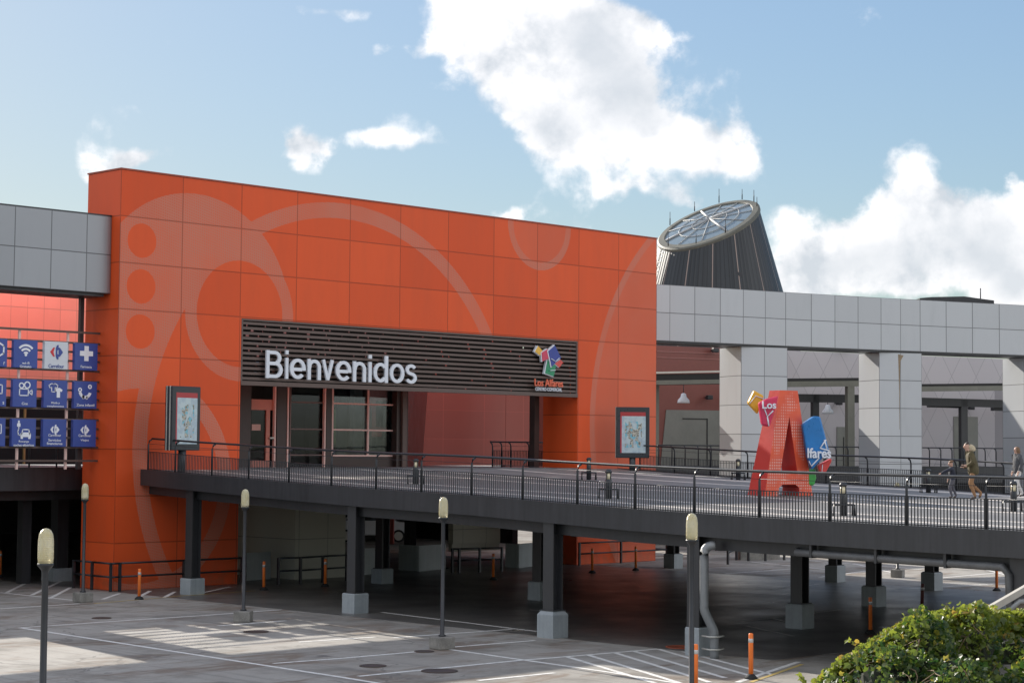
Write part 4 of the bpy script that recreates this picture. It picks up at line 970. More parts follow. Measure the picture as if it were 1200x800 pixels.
# ------------------------------------------------------------------ gallery behind the right portal frame
GN = V((-.3, -.954, 0)); G0 = V((40.3, 14.4, 0)); GT = V((.954, -.3, 0))
ga = thing('gallery_building', 'shaded shop gallery with red and lilac grey walls behind the pale pillars', 'building', (0, 0, 0))
def gq(bm, xa, ya, xb, yb, off, th, mi=0, uv=False):
    P0 = G0 + GN * off; a = gp(xa, ya, P0, GN); b = gp(xb, ya, P0, GN); z0 = gp((xa + xb) / 2, yb, P0, GN).z; z1 = gp((xa + xb) / 2, ya, P0, GN).z
    t = b - a; t.z = 0; a = a.copy(); a.z = z0; obox(bm, a, t, GN * -th, Z * (z1 - z0), mi)
def gwall(px0, px1, z0, z1, off, m, name, th=.3, uvd=True):
    P0 = G0 + GN * off; a = gp(px0, 450, P0, GN); b = gp(px1, 450, P0, GN); a.z = b.z = 0
    bm = B(); uvl2 = bm.loops.layers.uv.new('UVMap'); L = (b - a).length
    obox(bm, a + Z * z0, b - a, GN * -th, Z * (z1 - z0))
    for fc in bm.faces:
        for l in fc.loops: l[uvl2].uv = ((l.vert.co - a).dot(GT), l.vert.co.z)
    return obj(name, bm, m, ga)
gwall(735, 868, 0.0, 10.45, 0, pm('gallery_red', (.19, .056, .043), .45, 0, .1, .6), 'red_wall')
gwall(868.3, 1290, 0.0, 10.45, 0, DIAMOND, 'grey_wall')
bm = B(); gq(bm, 770, 412.5, 853, 413.6, .03, .03); gq(bm, 770, 419.5, 853, 420.5, .03, .03); obj('wall_joint', bm, pm('pale_joint', (.30, .12, .10), .5), ga)
bm = B(); P0 = G0 + GN * .06; prism(bm, [gp(x, y, P0, GN) for x, y in ((781, 480), (853, 481), (853, 548), (774, 548))], GN * -.05); dr = obj('service_recess', bm, PLAINGREY, ga)
bm = B(); gq(bm, 800, 490, 829, 491, .09, .02); gq(bm, 828.4, 490, 829.4, 545, .09, .02); obj('door_outline', bm, BLACK, dr)
for xa, ya, xb, yb in ((981, 500, 996, 548), (1118, 488, 1146, 548)):
    bm = B(); gq(bm, xa, ya, xb, yb, .06, .05); d = obj('door', bm, PLAINGREY, ga); bm = B(); gq(bm, (xa + xb) / 2, ya + 12, (xa + xb) / 2 + .8, yb, .09, .02); obj('door_seam', bm, BLACK, d)
# steel canopy
cn = thing('steel_canopy', 'dark steel canopy beams and posts in front of the gallery walls', 'canopy', (0, 0, 0))
def beam(p, q, off, h, dpt, m, name='beam'):
    P0 = G0 + GN * off; a = gp(*p, P0, GN); b = gp(*q, P0, GN); bm = B(); obox(bm, a, b - a, GN * -dpt, Z * -h); obj(name, bm, m, cn)
beam((745, 436), (868, 433.5), 5, .09, .3, ALU, 'roof_edge'); beam((745, 438.5), (868, 437), 4.9, .55, 1.2, BLACK, 'roof_sheet')
beam((745, 446), (868, 444), 5, .22, .25, OLIVE)
beam((900, 443.5), (1060, 442), 5, .20, 1.3, BLACK, 'roof_sheet'); beam((900, 447), (1060, 445.5), 5.02, .30, .25, OLIVE)
beam((1060, 450), (1260, 448), 5, .12, 1.3, BLACK, 'roof_sheet'); beam((1060, 452.8), (1260, 451), 5.02, .28, .25, OLIVE)
beam((900, 461), (1060, 463), 3, .45, .25, STEEL); beam((1060, 465), (1260, 471), 3, .45, .25, STEEL); beam((1090, 473), (1125, 474), 2.5, .2, .3, STEEL, 'bracket'); beam((1165, 477), (1200, 478), 2.5, .2, .3, STEEL, 'bracket')
def cpost(x0, x1, y0, off, m):
    P0 = G0 + GN * off; a = gp(x0, y0, P0, GN); b = gp(x1, y0, P0, GN); bm = B(); t = b - a; t.z = 0; zt = a.z; a = a.copy(); a.z = 3.2; obox(bm, a, t, GN * -.25, Z * (zt - 3.2)); obj('post', bm, m, cn)
cpost(993.5, 1001.5, 447, 5, OLIVE); cpost(953, 960, 462, 3, STEEL); cpost(1126.5, 1134, 468, 3, STEEL); cpost(769, 772.5, 446, 4, OLIVE); cpost(1215, 1222, 470, 3, STEEL)
pd0 = None
for px, py_, off, l in ((801, 468, 3., 'white bell pendant lamp in front of the red gallery wall'), (970, 481, 2.2, 'white bell pendant lamp behind the blue tile of the sculpture')):
    p = gp(px, py_, G0 + GN * off, GN)
    if pd0 is None:
        pd0 = thing('pendant_lamp', l, 'lamp', p, 'bell lamps under the gallery canopy')
        bm = B(); lathe(bm, [(.34, -.18), (.30, -.02), (.16, .14), (.13, .3), (.05, .34)], 14); obj('shade', bm, SIGNWHITE, pd0, world=False)
        bm = B(); tube(bm, [(0, 0, .33), (0, 0, .95)], .02, 5); obj('cable', bm, RAIL, pd0, world=False)
    else: dup(pd0, p, l)
sp0 = None
for px, py_, l in ((837, 413, 'small black speaker high on the red gallery wall'), (830, 468, 'small black speaker low on the red gallery wall'), (982, 474.5, 'small black speaker beside the pendant lamp on the grey gallery wall'), (1137, 480, 'small black speaker over the gallery door'), (991, 411.5, 'small black speaker high under the grey band')):
    p = gp(px, py_, G0 + GN * .3, GN)
    if sp0 is None:
        sp0 = thing('wall_speaker', l, 'speaker', p, 'small black speakers on the gallery walls')
        bm = B(); obox(bm, V((0, 0, 0)) - GT * .17 - GN * .02, GT * .34, GN * .25, Z * .24); obj('speaker_box', bm, RAIL, sp0, world=False, bev=.03)
        bm = B(); obox(bm, GN * -.28 - GT * .04 + Z * .08, GT * .08, GN * .27, Z * .08); obj('bracket', bm, RAIL, sp0, world=False)
    else: dup(sp0, p, l)
bm = B(); P0 = G0 + GN * 6.5; a = gp(700, 500, P0, GN); b = gp(1300, 500, P0, GN); a.z = b.z = 3.45
obox(bm, a, b - a, GN * -6.4, Z * .5); struct(obj('gallery_walkway', bm, DECK))
bm = B(); obox(bm, a + GN * .06 - Z * .35, b - a, GN * -.05, Z * .9); tag(obj('walkway_fascia', bm, FASCIA), 'dark edge board along the gallery walkway behind the pale pillars', 'fascia')
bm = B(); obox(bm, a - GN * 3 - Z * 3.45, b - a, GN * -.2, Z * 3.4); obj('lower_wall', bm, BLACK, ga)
a = gp(772, 500, P0, GN); b = gp(1290, 500, P0, GN); a.z = b.z = 3.96; n = 38
path = [a + (b - a) * (i / n) for i in range(n + 1)]
railing('railing', 'black railing along the gallery walkway behind the pale pillars', path, list(range(0, n + 1, 1)), 1, bars=False, r=.035)
# ------------------------------------------------------------------ cone tower
ct = thing('cone_tower', 'dark ribbed cone tower with slanted glazed top behind the grey band', 'tower', (0, 0, 0))
TD = 122.; k_ = TD / f
ax = gd(836, 338, TD); zref = ax.z; axis = V((ax.x, ax.y, 0))
rt = lambda z: (80 - (z - zref) / k_ * .2857) * k_
zc = gd(831, 259, TD).z
bm = B(); uvl = bm.loops.layers.uv.new('UVMap'); n = 96; z0 = 8.0; prev = None; topring = []
def conept(ang, t):
    d = RV * math.cos(ang) + FV * math.sin(ang); zt = zc
    for _ in range(12):
        r = rt(zt); zt = zc + .377 * r * math.cos(ang) + .43 * r * math.sin(ang)
    z = z0 + (zt - z0) * t; return axis + d * rt(z) + Z * z
for i in range(n):
    a, b = 2 * math.pi * i / n, 2 * math.pi * (i + 1) / n
    for t0, t1 in ((0, .5), (.5, 1)):
        fc = bm.faces.new([bm.verts.new(p) for p in (conept(a, t0), conept(b, t0), conept(b, t1), conept(a, t1))]); fc.smooth = True
        for l, uv in zip(fc.loops, ((i/n, t0), ((i+1)/n, t0), ((i+1)/n, t1), (i/n, t1))): l[uvl].uv = uv
bmesh.ops.remove_doubles(bm, verts=bm.verts, dist=.001)
obj('ribbed_cladding', bm, ribbed_mat(), ct)
tops = [conept(2 * math.pi * i / n, 1) for i in range(n)]; cen = sum(tops, V()) / n
nrm = (tops[n // 4] - cen).cross(tops[0] - cen).normalized(); nrm = nrm if nrm.z > 0 else -nrm
def ringpt(i, s, up): return cen + (tops[i % n] - cen) * s + nrm * up
bm = B()
prof = [(1.02, -.10), (1.02, .06), (.99, .13), (.88, .15), (.865, .08), (.865, -.05)]
for i in range(n):
    for (s, u), (s2, u2) in zip(prof, prof[1:]): bm.faces.new([bm.verts.new(p) for p in (ringpt(i, s, u), ringpt(i + 1, s, u), ringpt(i + 1, s2, u2), ringpt(i, s2, u2))])
bmesh.ops.remove_doubles(bm, verts=bm.verts, dist=.001); obj('rim', bm, pm('mossy_rim', (.12, .118, .095), .6, 0, .25, .8), ct)
bm = B(); vs = [bm.verts.new(ringpt(i, .868, .06)) for i in range(n)]; c0 = bm.verts.new(cen + nrm * .3)
for i in range(n): bm.faces.new((vs[i], vs[(i+1) % n], c0))
sk = obj('skylight', bm, SKYLIGHT, ct)
bm = B()
for k in range(12): tube(bm, [ringpt(k * 8 + 3, .865, .10), cen + nrm * .34], .03 if k % 3 else .085, 5)
for s in (.35, .6): tube(bm, [ringpt(i * 4, s, .10 + .2 * (1 - s)) for i in range(25)], .03, 5)
obj('skylight_ribs', bm, pm('rib_grey', (.36, .37, .37), .5), sk)
for i in (2, 10, 20, 29, 39, 57, 66, 74, 92):
    bm = B(); p = ringpt(i, .97, .2); h = random.uniform(.6, 1.1); tube(bm, [p, p + Z * h * .5, p + Z * h * .52, p + Z * h], [.035, .035, .022, .018], 5); obj('rod', bm, RAIL, ct)
bm = B()
for s in (-1, 1): tube(bm, [conept(math.pi * 1.16 + s * .035, .3) * 1 + (-RV - FV) * .15, conept(math.pi * 1.16 + s * .045, 1) + (-RV - FV) * .15], .04, 4)
for i in range(22):
    t = .3 + i * .032; tube(bm, [conept(math.pi * 1.16 - .035, t) + (-RV - FV) * .15, conept(math.pi * 1.16 + .035, t) + (-RV - FV) * .15], .03, 4)
obj('ladder', bm, ALU, ct)
bm = B(); p = conept(math.pi * 1.57, .8); obox(bm, p - RV * .35 - FV * .12 - Z * 1.2, RV * .8, FV * .3, Z * .8); obj('vent_box', bm, STEEL, ct)
# roof block that carries the tower, and a low roof beyond the band
mb = thing('mall_roof', 'low metal roof just showing above the grey band, with a thin mast', 'building', (0, 0, 0))
c = gd(1125, 352, 128); L = (gd(1165, 352, 128) - gd(1085, 352, 128)); D2 = FV * 14
a = gd(1078, 350, 128); zt = gd(1125, 346.2, 128).z; bm = B()
sec = [(1078, 349.2), (1092, 348.0), (1130, 347.2), (1165, 352), (1165, 372), (1078, 372)]
prism(bm, [gd(x, y, 128) for x, y in sec], FV * 14); obj('roof', bm, STEEL, mb)
bm = B(); p = gd(1149, 349.8, 128); tube(bm, [p, p + Z * .7], .04, 5); obj('mast', bm, RAIL, mb)
rb = thing('rear_building', 'flat roofed mall block carrying the cone tower, hidden behind the band', 'building', (0, 0, 0))
bm = B(); p = axis; obox(bm, p - RV * 12 - FV * 7, RV * 40, FV * 20, Z * 8.6); obj('block', bm, DIAMOND, rb)
# ------------------------------------------------------------------ pipes
p = gz(836, 771); dp = thing('downpipe', 'thick grey downpipe with a bend beside the bridge column in front', 'pipe', p)
cx = p
P0 = V((p.x, p.y, 0)); pts = [gp(x, y, P0, FV) for x, y in ((837, 771), (837, 750), (837, 741), (835, 735), (827, 719), (825, 713), (825, 706), (825, 660), (825, 648), (827, 642), (832, 639), (838, 638.5))]
bm = B(); tube(bm, smooth(pts, 1), .105, 14); obj('pipe', bm, GALV, dp)
bm = B()
for y in (745, 760): 
    c = gp(836, y, P0, FV); tube(bm, [c + RV * .25 + FV * .1, c + RV * .1 - FV * .19, c - RV * .1 - FV * .19, c - RV * .25 + FV * .1], .022, 5)
obj('clamps', bm, ALU, dp)
bm = B(); y0, y1 = -28.4, -33.9; n = 12; pts = [V((xe(y0 + (y1 - y0) * i / n) + .12, y0 + (y1 - y0) * i / n, dz(y0 + (y1 - y0) * i / n) - .70)) for i in range(n + 1)]
pts = [pts[0] + V((.5, .3, .05))] + pts + [pts[-1] + V((.03, -.12, -.15)), pts[-1] + V((.03, -.14, -2.4))]
hp = thing('drainpipe', 'horizontal grey drainpipe slung under the near bridge edge', 'pipe', (0, 0, 0)); tube(bm, pts, .085, 10); obj('pipe', bm, pm('dull_pipe', (.12, .122, .125), .5, .2, .25, 3), hp)
for i in (2, 6, 10): 
    bm = B(); c = pts[i]; box(bm, tuple(c - V((.1, .03, .1))), tuple(c + V((.1, .03, .22)))); obj('bracket', bm, STEEL, hp)
# ------------------------------------------------------------------ things in the undercroft
def car(label, pos, rot, paint):
    r = thing('parked_car', label, 'car', pos); r.rotation_euler.z = rot
    bm = B(); prof = [(-2.1, .35), (-2.15, .75), (-1.95, .98), (-1.25, 1.05), (-.6, 1.48), (.9, 1.5), (1.6, 1.08), (2.05, .95), (2.12, .5), (2.0, .32)]
    prism(bm, [(x, -.86, z) for x, z in prof], (0, 1.72, 0)); obj('body', bm, paint, r, world=False, bev=.09)
    bm = B(); g = [(-1.1, 1.08), (-.55, 1.43), (.82, 1.44), (1.35, 1.1)]; prism(bm, [(x, -.868, z) for x, z in g], (0, 1.736, 0)); obj('side_windows', bm, GLASS, r, world=False)
    for x in (-1.35, 1.3):
        for s in (-1, 1):
            bm = B(); tube(bm, [(x, s * .70, .32), (x, s * .88, .32)], .32, 18); wlo = obj('wheel', bm, RUBBER, r, world=False)
            bm = B(); tube(bm, [(x, s * .875, .32), (x, s * .89, .32)], .22, 16)
            obj('rim', bm, ALU, wlo, world=False)
car('white car parked deep under the building, behind the second bridge column', gz(436, 634), 2.4, pm('white_car_paint', (.62, .64, .66), .2, 0, .03))
car('dark car parked under the building beside the left orange pier', gz(300, 662) + V((-.5, 3.0, 0)), .4, pm('dark_car_paint', (.03, .033, .04), .2, 0, .05))
q = gz(441, 652); bm = B(); obox(bm, q + Z * .55, RV * .75, FV * .4, Z * 1.15); c_ = thing('hose_cabinet', 'dull red hose cabinet deep in the undercroft', 'cabinet', q); obj('cabinet_box', bm, pm('cabinet_red', (.36, .05, .035), .5), c_, bev=.03)
bm = B(); obox(bm, q + RV * .3 + FV * .15, RV * .15, FV * .1, Z * .56); obj('stand', bm, STEEL, c_); bm = B(); obox(bm, q + RV * .12 + Z * .7 - FV * .02, RV * .10, FV * .03, Z * .8); obj('front_label', bm, ALU, c_)
q = gz(488, 652); c_ = thing('notice_board', 'white notice board with a red square hanging in the undercroft', 'sign', q + Z * 2.2)
bm = B(); obox(bm, q + Z * 2.05, RV * .62, FV * .06, Z * 1.35); obj('board', bm, SIGNWHITE, c_); bm = B(); obox(bm, q + Z * 2.55 + RV * .3 - FV * .012, RV * .24, FV * .01, Z * .8); obj('red_square', bm, RED, c_)
# ------------------------------------------------------------------ people
SKIN = pm('skin', (.50, .30, .22), .5, 0, .05); COAT = pm('olive_coat', (.085, .068, .03), .8, 0, .35, 7, .8, 14); TAN = pm('tan_trousers', (.30, .16, .075), .8, 0, .15, 6); HAIRD = pm('dark_hair', (.035, .025, .02), .6, 0, .2, 20)
FUR = pm('fur_trim', (.48, .40, .27), .9, 0, .3, 20, .5, 40); NAVY = pm('navy_jacket', (.018, .022, .04), .7, 0, .2, 6); PALE = pm('grey_trousers', (.10, .10, .12), .8, 0, .1); SHOE = pm('brown_shoe', (.07, .04, .025), .5); GREYC = pm('grey_coat', (.07, .073, .08), .8, 0, .35, 7, .8, 14); CREAM = pm('cream_trousers', (.62, .60, .58), .8, 0, .08); HAIRB = pm('brown_hair', (.16, .09, .045), .6, 0, .25, 20); DARKTR = pm('dark_trousers', (.03, .03, .035), .8)
def skin(name, pts, edges, radii, parent, m, sub=2, root=0):
    me = bpy.data.meshes.new(name); me.from_pydata([tuple(p) for p in pts], edges, []); o = bpy.data.objects.new(name, me); COL.objects.link(o)
    md = o.modifiers.new('s', 'SKIN'); 
    for i, r in enumerate(radii):
        d = me.skin_vertices[0].data[i]; d.radius = (r, r) if not isinstance(r, tuple) else r; d.use_root = (i == root)
    s2 = o.modifiers.new('u', 'SUBSURF'); s2.levels = sub; s2.render_levels = sub
    dg = bpy.context.evaluated_depsgraph_get(); ev = bpy.data.meshes.new_from_object(o.evaluated_get(dg)); bpy.data.objects.remove(o); bpy.data.meshes.remove(me)
    bm = B(); bm.from_mesh(ev); bpy.data.meshes.remove(ev)
    for fc in bm.faces: fc.smooth = True
    return bm
def body(parent, J, k, zones, mats):
    """J: joints in the person's own frame (x forward, y to the left, z up); k: thickness scale; zones(face centre)->material"""
    names = ['pelvis', 'waist', 'chest', 'neck', 'head', 'crown', 'shl', 'ell', 'wrl', 'hal', 'shr', 'elr', 'wrr', 'har', 'hil', 'knl', 'anl', 'tol', 'hir', 'knr', 'anr', 'tor']
    rad = dict(pelvis=(.15, .12), waist=(.135, .11), chest=(.16, .12), neck=.058, head=(.085, .095), crown=.06, shl=.07, ell=.048, wrl=.036, hal=.04, shr=.07, elr=.048, wrr=.036, har=.04, hil=.095, knl=.065, anl=.045, tol=.04, hir=.095, knr=.065, anr=.045, tor=.04)
    ed = [('pelvis', 'waist'), ('waist', 'chest'), ('chest', 'neck'), ('neck', 'head'), ('head', 'crown'), ('chest', 'shl'), ('shl', 'ell'), ('ell', 'wrl'), ('wrl', 'hal'), ('chest', 'shr'), ('shr', 'elr'), ('elr', 'wrr'), ('wrr', 'har'),
          ('pelvis', 'hil'), ('hil', 'knl'), ('knl', 'anl'), ('anl', 'tol'), ('pelvis', 'hir'), ('hir', 'knr'), ('knr', 'anr'), ('anr', 'tor')]
    pts = [J[n] for n in names]; idx = {n: i for i, n in enumerate(names)}
    rr_ = [tuple(v * k for v in rad[n]) if isinstance(rad[n], tuple) else rad[n] * k for n in names]
    bm = skin('body', pts, [(idx[a], idx[b]) for a, b in ed], rr_, parent, None)
    # a simple face: nose ridge and brow pulled out of the head surface
    hd = V(J['head'])
    for v in bm.verts:
        d = v.co - hd
        if d.length < .2 * k and d.x > 0.04 * k and abs(d.y) < .022 * k and -.04 * k < d.z < .03 * k: v.co.x += .022 * k
    for fc in bm.faces: fc.material_index = zones(fc.calc_center_median())
    return obj('body', bm, mats, parent, world=False)
def person(label, px, py_, face, build):
    p = on_deck(px, py_); r = thing('person', label, 'person', p); r.rotation_euler.z = face; build(r); return r
toL = math.atan2(-RV.y, -RV.x)
def fingers(parent, wr, ha, k):
    d = (V(ha) - V(wr)).normalized(); s = d.cross(Z); s = s.normalized() if s.length > .1 else V((0, 1, 0)); bm = B(); c = V(ha)
    for i, (o_, L) in enumerate(((-.027, .07), (-.009, .08), (.009, .076), (.027, .06))):
        a = c + s * o_ * k; tube(bm, [a, a + d * L * .5 * k, a + (d * L + V((0, 0, -.025))) * k], [.010 * k, .009 * k, .006 * k], 6)
    a = c + s * .035 * k - d * .02 * k; tube(bm, [a, a + (s * .03 + d * .025) * k, a + (s * .03 + d * .06) * k], [.012 * k, .010 * k, .007 * k], 6)
    obj('fingers', bm, SKIN, parent, world=False)
def man(r):
    J = dict(pelvis=(-.02, 0, .93), waist=(.0, 0, 1.10), chest=(.06, 0, 1.34), neck=(.12, 0, 1.50), head=(.19, 0, 1.62), crown=(.19, 0, 1.74), shl=(.07, .19, 1.42), ell=(.02, .25, 1.14), wrl=(.22, .17, 1.03), hal=(.29, .14, 1.06), shr=(.07, -.19, 1.42), elr=(.0, -.25, 1.13), wrr=(.18, -.2, .98), har=(.25, -.17, 1.0),
             hil=(-.01, .10, .90), knl=(.10, .11, .50), anl=(-.06, .11, .10), tol=(.10, .12, .045), hir=(-.03, -.10, .90), knr=(.02, -.10, .50), anr=(-.28, -.10, .22), tor=(-.22, -.11, .07))
    def z(c):
        if c.z > 1.50: return 0
        if c.x > .225 and .9 < c.z < 1.15: return 0
        if c.z > .9: return 1
        return 2 if c.z > .13 else 3
    body(r, J, 1.05, z, [SKIN, COAT, TAN, SHOE]); fingers(r, J['wrl'], J['hal'], 1.05); fingers(r, J['wrr'], J['har'], 1.05)
    bm = skin('coat', [(-.03, 0, .72), (-.02, 0, .95), (.0, 0, 1.12), (.05, 0, 1.36), (.08, .16, 1.40), (.03, .25, 1.15), (.20, .175, 1.04), (.08, -.16, 1.40), (.01, -.25, 1.14), (.16, -.205, .99)], [(0, 1), (1, 2), (2, 3), (3, 4), (4, 5), (5, 6), (3, 7), (7, 8), (8, 9)], [(.23, .19), (.22, .18), (.20, .17), (.20, .16), .10, .085, .06, .10, .085, .06], None, None)
    obj('coat', bm, COAT, r, world=False)
    bm = skin('hood', [(.0, 0, 1.46), (.02, 0, 1.57), (.09, 0, 1.69)], [(0, 1), (1, 2)], [(.17, .12), (.15, .13), (.11, .08)], None, None); obj('fur_hood', bm, FUR, r, world=False)
    bm = skin('hair', [(.15, 0, 1.68), (.19, 0, 1.765)], [(0, 1)], [(.10, .09), (.085, .07)], None, None); obj('hair', bm, HAIRD, r, world=False)
person('walking man in a long olive coat with pale fur hood and tan trousers', 1140, 586, toL, man)
def child(r):
    J = dict(pelvis=(-.02, 0, .60), waist=(.0, 0, .70), chest=(.02, 0, .86), neck=(.03, 0, .97), head=(.05, 0, 1.07), crown=(.05, 0, 1.16), shl=(.03, .13, .92), ell=(.20, .16, .86), wrl=(.40, .16, .76), hal=(.45, .16, .73), shr=(.03, -.13, .92), elr=(.02, -.17, .75), wrr=(.08, -.17, .60), har=(.10, -.17, .55),
             hil=(-.01, .065, .57), knl=(.10, .07, .34), anl=(.02, .07, .07), tol=(.13, .075, .03), hir=(-.02, -.065, .57), knr=(-.03, -.065, .33), anr=(-.14, -.065, .09), tor=(-.04, -.07, .03))
    def z(c): return 0 if c.z > .98 or c.x > .39 or (c.y < -.13 and c.z < .60) else 1 if c.z > .58 else 2 if c.z > .07 else 3
    body(r, J, .80, z, [SKIN, NAVY, PALE, SHOE]); fingers(r, J['wrl'], J['hal'], .7); fingers(r, J['wrr'], J['har'], .7)
    bm = skin('jacket', [(-.02, 0, .56), (0, 0, .72), (.02, 0, .88), (.03, .11, .92), (.19, .16, .865), (.36, .16, .785), (.03, -.11, .92), (.02, -.165, .76), (.07, -.17, .63)], [(0, 1), (1, 2), (2, 3), (3, 4), (4, 5), (2, 6), (6, 7), (7, 8)], [(.14, .125), (.14, .12), (.14, .11), .065, .055, .042, .065, .055, .042], None, None); obj('jacket', bm, NAVY, r, world=False)
    bm = skin('hair', [(.02, 0, 1.09), (.05, 0, 1.185)], [(0, 1)], [(.105, .10), (.095, .085)], None, None); obj('hair', bm, HAIRB, r, world=False)
person('child in a navy jacket and dark trousers reaching forward in front of the man', 1116, 584, toL, child)
def woman(r):
    J = dict(pelvis=(-.02, 0, .88), waist=(.0, 0, 1.04), chest=(.02, 0, 1.26), neck=(.03, 0, 1.41), head=(.05, 0, 1.52), crown=(.05, 0, 1.63), shl=(.02, .17, 1.34), ell=(-.02, .22, 1.08), wrl=(.10, .22, .86), hal=(.13, .22, .79), shr=(.02, -.17, 1.34), elr=(-.04, -.22, 1.08), wrr=(.04, -.22, .85), har=(.07, -.22, .78),
             hil=(-.01, .09, .85), knl=(.14, .09, .48), anl=(.06, .09, .08), tol=(.20, .10, .04), hir=(-.02, -.09, .85), knr=(-.04, -.09, .46), anr=(-.22, -.09, .14), tor=(-.12, -.10, .04))
    def z(c): return 0 if c.z > 1.41 or (c.z < .85 and abs(c.y) > .18 and c.z > .7) else 1 if c.z > .86 else 2 if c.z > .1 else 3
    body(r, J, .98, z, [SKIN, GREYC, CREAM, SHOE]); fingers(r, J['wrl'], J['hal'], .95); fingers(r, J['wrr'], J['har'], .95)
    bm = skin('coat', [(-.02, 0, .72), (-.01, 0, .95), (.01, 0, 1.1), (.02, 0, 1.28), (.02, .14, 1.32), (-.02, .22, 1.08), (.08, .22, .89), (.02, -.14, 1.32), (-.04, -.22, 1.08), (.03, -.22, .88)], [(0, 1), (1, 2), (2, 3), (3, 4), (4, 5), (5, 6), (3, 7), (7, 8), (8, 9)], [(.19, .17), (.18, .15), (.17, .14), (.17, .13), .085, .07, .055, .085, .07, .055], None, None); obj('coat', bm, GREYC, r, world=False)
    bm = skin('hair', [(.0, 0, 1.36), (.01, 0, 1.5), (.04, 0, 1.64)], [(0, 1), (1, 2)], [(.10, .08), (.12, .10), (.10, .08)], None, None); obj('hair', bm, HAIRB, r, world=False)
person('woman with long brown hair, grey coat and cream trousers, half cut by the photo edge', 1193, 583, toL + .3, woman)
# ------------------------------------------------------------------ hedge, wall and handrail at the near corner
hw = []
ridge_px = [(948, 822), (968, 806), (994, 786), (1028, 762), (1060, 744), (1090, 736), (1125, 734), (1165, 733), (1205, 734), (1250, 736), (1300, 738)]
HD = 17.0
ridge = [gd(x, y, HD + (x - 957) * .006) for x, y in ridge_px]
def rp(s):
    s = max(0, min(.9999, s)) * (len(ridge) - 1); i = int(s); return ridge[i].lerp(ridge[i+1], s - i)
hg = thing('ivy_hedge', 'sunlit green ivy hedge tumbling over a wall at the near corner', 'hedge', ridge[4])
from mathutils import noise as mn
CL = [(rh.random(), rh.random() ** 1.2 * .95, rh.uniform(.10, .26), rh.uniform(.10, .34)) for rh in [random.Random(5)] for _ in range(34)]
def hpt(s, t, lift=0.):
    """s along the ridge, t from the ridge (0) down the near side (1)"""
    p = rp(s); q = p - FV * (t * 4.6) - Z * (t * t * 1.7 + t * .55)
    b = mn.noise(q * 1.1) * .26 + mn.noise(q * 3.1) * .15; edge = min(1, t * 6 + .12)
    cl = max([a * math.exp(-(((s - cs) / .05) ** 2 + ((t - ct_) / .09) ** 2)) for cs, ct_, _, a in CL])
    bump_ = .75 * math.exp(-(((s - .74) / .10) ** 2 + ((t - .48) / .17) ** 2)) - .55 * math.exp(-(((s - .70) / .13) ** 2 + ((t - .20) / .09) ** 2))
    return q + Z * ((b * edge) + bump_ + cl * edge + lift) - FV * (b * .4 + cl * .5)
bm = B(); ni, nj = 60, 30; grid = [[bm.verts.new(hpt(i / ni, j / nj, -.15) + FV * .04) for j in range(nj + 1)] for i in range(ni + 1)]
for i in range(ni):
    for j in range(nj): bm.faces.new((grid[i][j], grid[i+1][j], grid[i+1][j+1], grid[i][j+1]))
obj('twig_mass', bm, pm('twig_shade', (.018, .022, .010), .9, 0, .5, 6), hg)
LEAF = leaf_mat('ivy_leaf', (.020, .054, .011), (.21, .24, .03)); LEAF2 = leaf_mat('yellow_leaf', (.20, .20, .025), (.34, .22, .04))
me = bpy.data.meshes.new('foliage'); vsL, fsL, tint, mi = [], [], [], []
rl = random.Random(11)
shape = [(0, -.5), (.32, -.38), (.5, .05), (.22, .12), (0, .62), (-.22, .12), (-.5, .05), (-.32, -.38)]
def leaf(p, size, nrm, t_, m_):
    a = nrm.cross(V((rl.uniform(-1, 1), rl.uniform(-1, 1), rl.uniform(-1, 1)))).normalized(); b = nrm.cross(a); i0 = len(vsL); c = nrm * size * .18
    for x, y in shape: vsL.append(p + a * x * size + b * y * size + c * (abs(x) * 1.2 - .2))
    vsL.append(p - c * .1); 
    for k in range(8): fsL.append((i0 + k, i0 + (k + 1) % 8, i0 + 8)); tint.append(t_); mi.append(m_)
for _ in range(34000):
    s = rl.random() ** .9; t = rl.random() ** 1.35
    if rl.random() < .22: t = rl.random() * .06
    dens = mn.noise(hpt(s, t) * 1.6)
    if dens < -.15 and rl.random() < .8 and t > .05: continue
    p = hpt(s, t, rl.uniform(-.10, .10) + (.05 if t < .08 else 0)); nrm = V((rl.gauss(-.25, .7), rl.gauss(-.3, .7), rl.gauss(.6, .6))).normalized()
    sz = rl.choice((.032, .045, .06)) * rl.uniform(.75, 1.35) * (1.45 if s > .6 and t > .38 else 1)
    tt = min(1, max(0, rl.gauss(.16, .20) + (.55 if t < .06 else 0) + (.3 if dens > .2 else 0))); y = rl.random() < (.09 if t < .1 else .03)  # ridge leaves lighter and more often yellow: lit rim put into their colour
    leaf(p, sz, nrm, tt, 1 if y else 0)
stems = B()
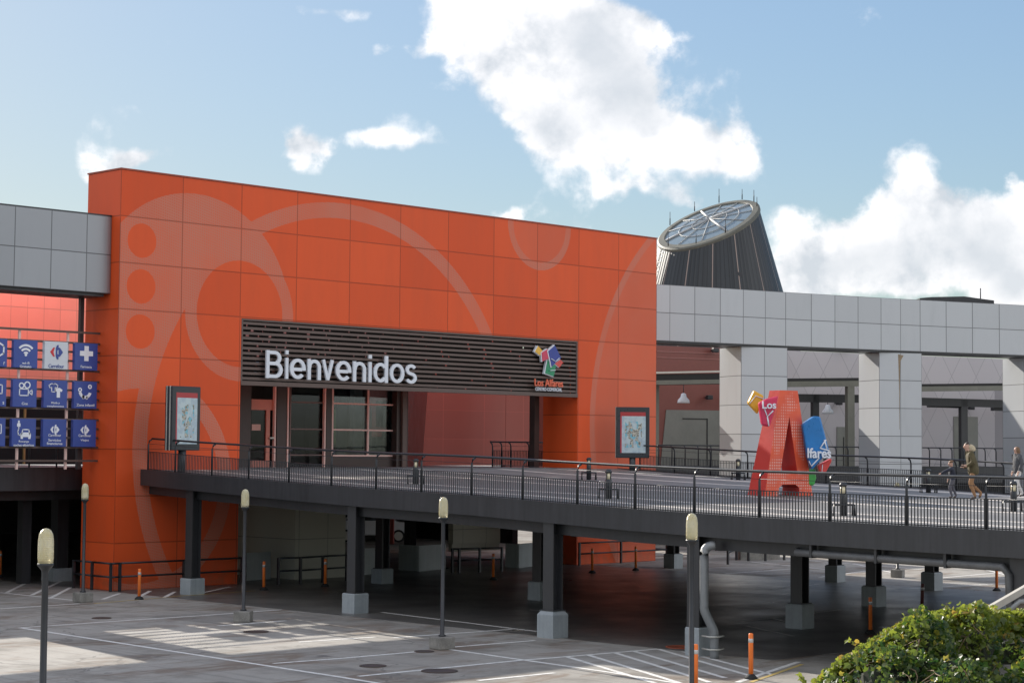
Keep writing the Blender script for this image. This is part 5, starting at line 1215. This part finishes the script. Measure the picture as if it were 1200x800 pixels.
for k in range(46):       # leafy shoots that stand clear of the outline, each on its twig
    sh_ = rl.random(); p = hpt(sh_, 0. if k < 30 else rl.random() * .6, -.03); d = V((rl.uniform(-.7, .7), rl.uniform(-.7, .7), rl.uniform(.5, 1.0))).normalized(); tw = [p.copy()]
    for j in range(rl.randint(3, 7)):
        p = p + d * .045 + V((rl.uniform(-.012, .012), rl.uniform(-.012, .012), -.003 * j)); tw.append(p.copy())
        for _q in range(2): leaf(p + V((rl.uniform(-.03, .03), rl.uniform(-.03, .03), rl.uniform(-.015, .015))), rl.uniform(.035, .06), V((rl.gauss(0, .6), rl.gauss(-.2, .6), rl.gauss(.5, .5))).normalized(), rl.uniform(.5, 1), 0 if rl.random() < .9 else 1)
    tube(stems, tw, .004, 4)
for k in range(60):       # bare woody runners showing between the leaves
    s0_, t0_ = rl.random(), rl.random() * .8; tube(stems, [hpt(s0_ + rl.uniform(.0, .02) * i, t0_ + .02 * i, .02) for i in range(5)], .006, 4)
obj('twigs', stems, pm('woody_twig', (.16, .11, .06), .8), hg)['kind'] = 'stuff'
o0 = wloc(hg); me.from_pydata([tuple(v - o0) for v in vsL], [], fsL); me.materials.append(LEAF); me.materials.append(LEAF2)
at = me.attributes.new('tint', 'FLOAT', 'FACE'); at.data.foreach_set('value', tint); me.polygons.foreach_set('material_index', mi)
fo = bpy.data.objects.new('foliage', me); COL.objects.link(fo); fo.parent = hg
bm = B(); 
for a, b in zip(ridge, ridge[1:]):
    a2, b2 = a - Z * .32 - FV * .02, b - Z * .32 - FV * .02
    prism(bm, [a2, b2, b2 - FV * .5, a2 - FV * .5], (0, 0, -.9))
for a, b in zip(ridge, ridge[1:]): obox(bm, V((a.x, a.y, 0)) - FV * .2, V((b.x - a.x, b.y - a.y, 0)), FV * -.4, Z * max(.2, (min(a.z, b.z) - 1.1)))
tag(obj('retaining_wall', bm, CONC), 'concrete retaining wall overgrown by the ivy hedge', 'wall')
hr = thing('stair_balustrade', 'sloping pale stair balustrade with rails behind the hedge', 'handrail', gd(1185, 716, 21))
bm = B()
P0 = gd(1185, 716, 21); pts = [gp(x, y, P0, FV) for x, y in ((1140, 722), (1215, 679), (1215, 687), (1150, 725))]; prism(bm, pts, FV * .12); obj('stringer', bm, pm('pale_stringer', (.36, .34, .30), .6), hr)
bm = B(); tube(bm, [gp(x, y, P0 + FV * .02, FV) for x, y in ((1172, 723), (1195, 704), (1225, 703))], .028, 8); obj('rail', bm, GALV, hr)
bm = B(); prism(bm, [gp(x, y, P0 + FV * .1, FV) for x, y in ((1160, 724), (1225, 690), (1225, 740), (1160, 740))], FV * .05); obj('side_panel', bm, pm('taupe_panel', (.14, .115, .10), .6), hr)
SC.cycles.max_bounces = 8
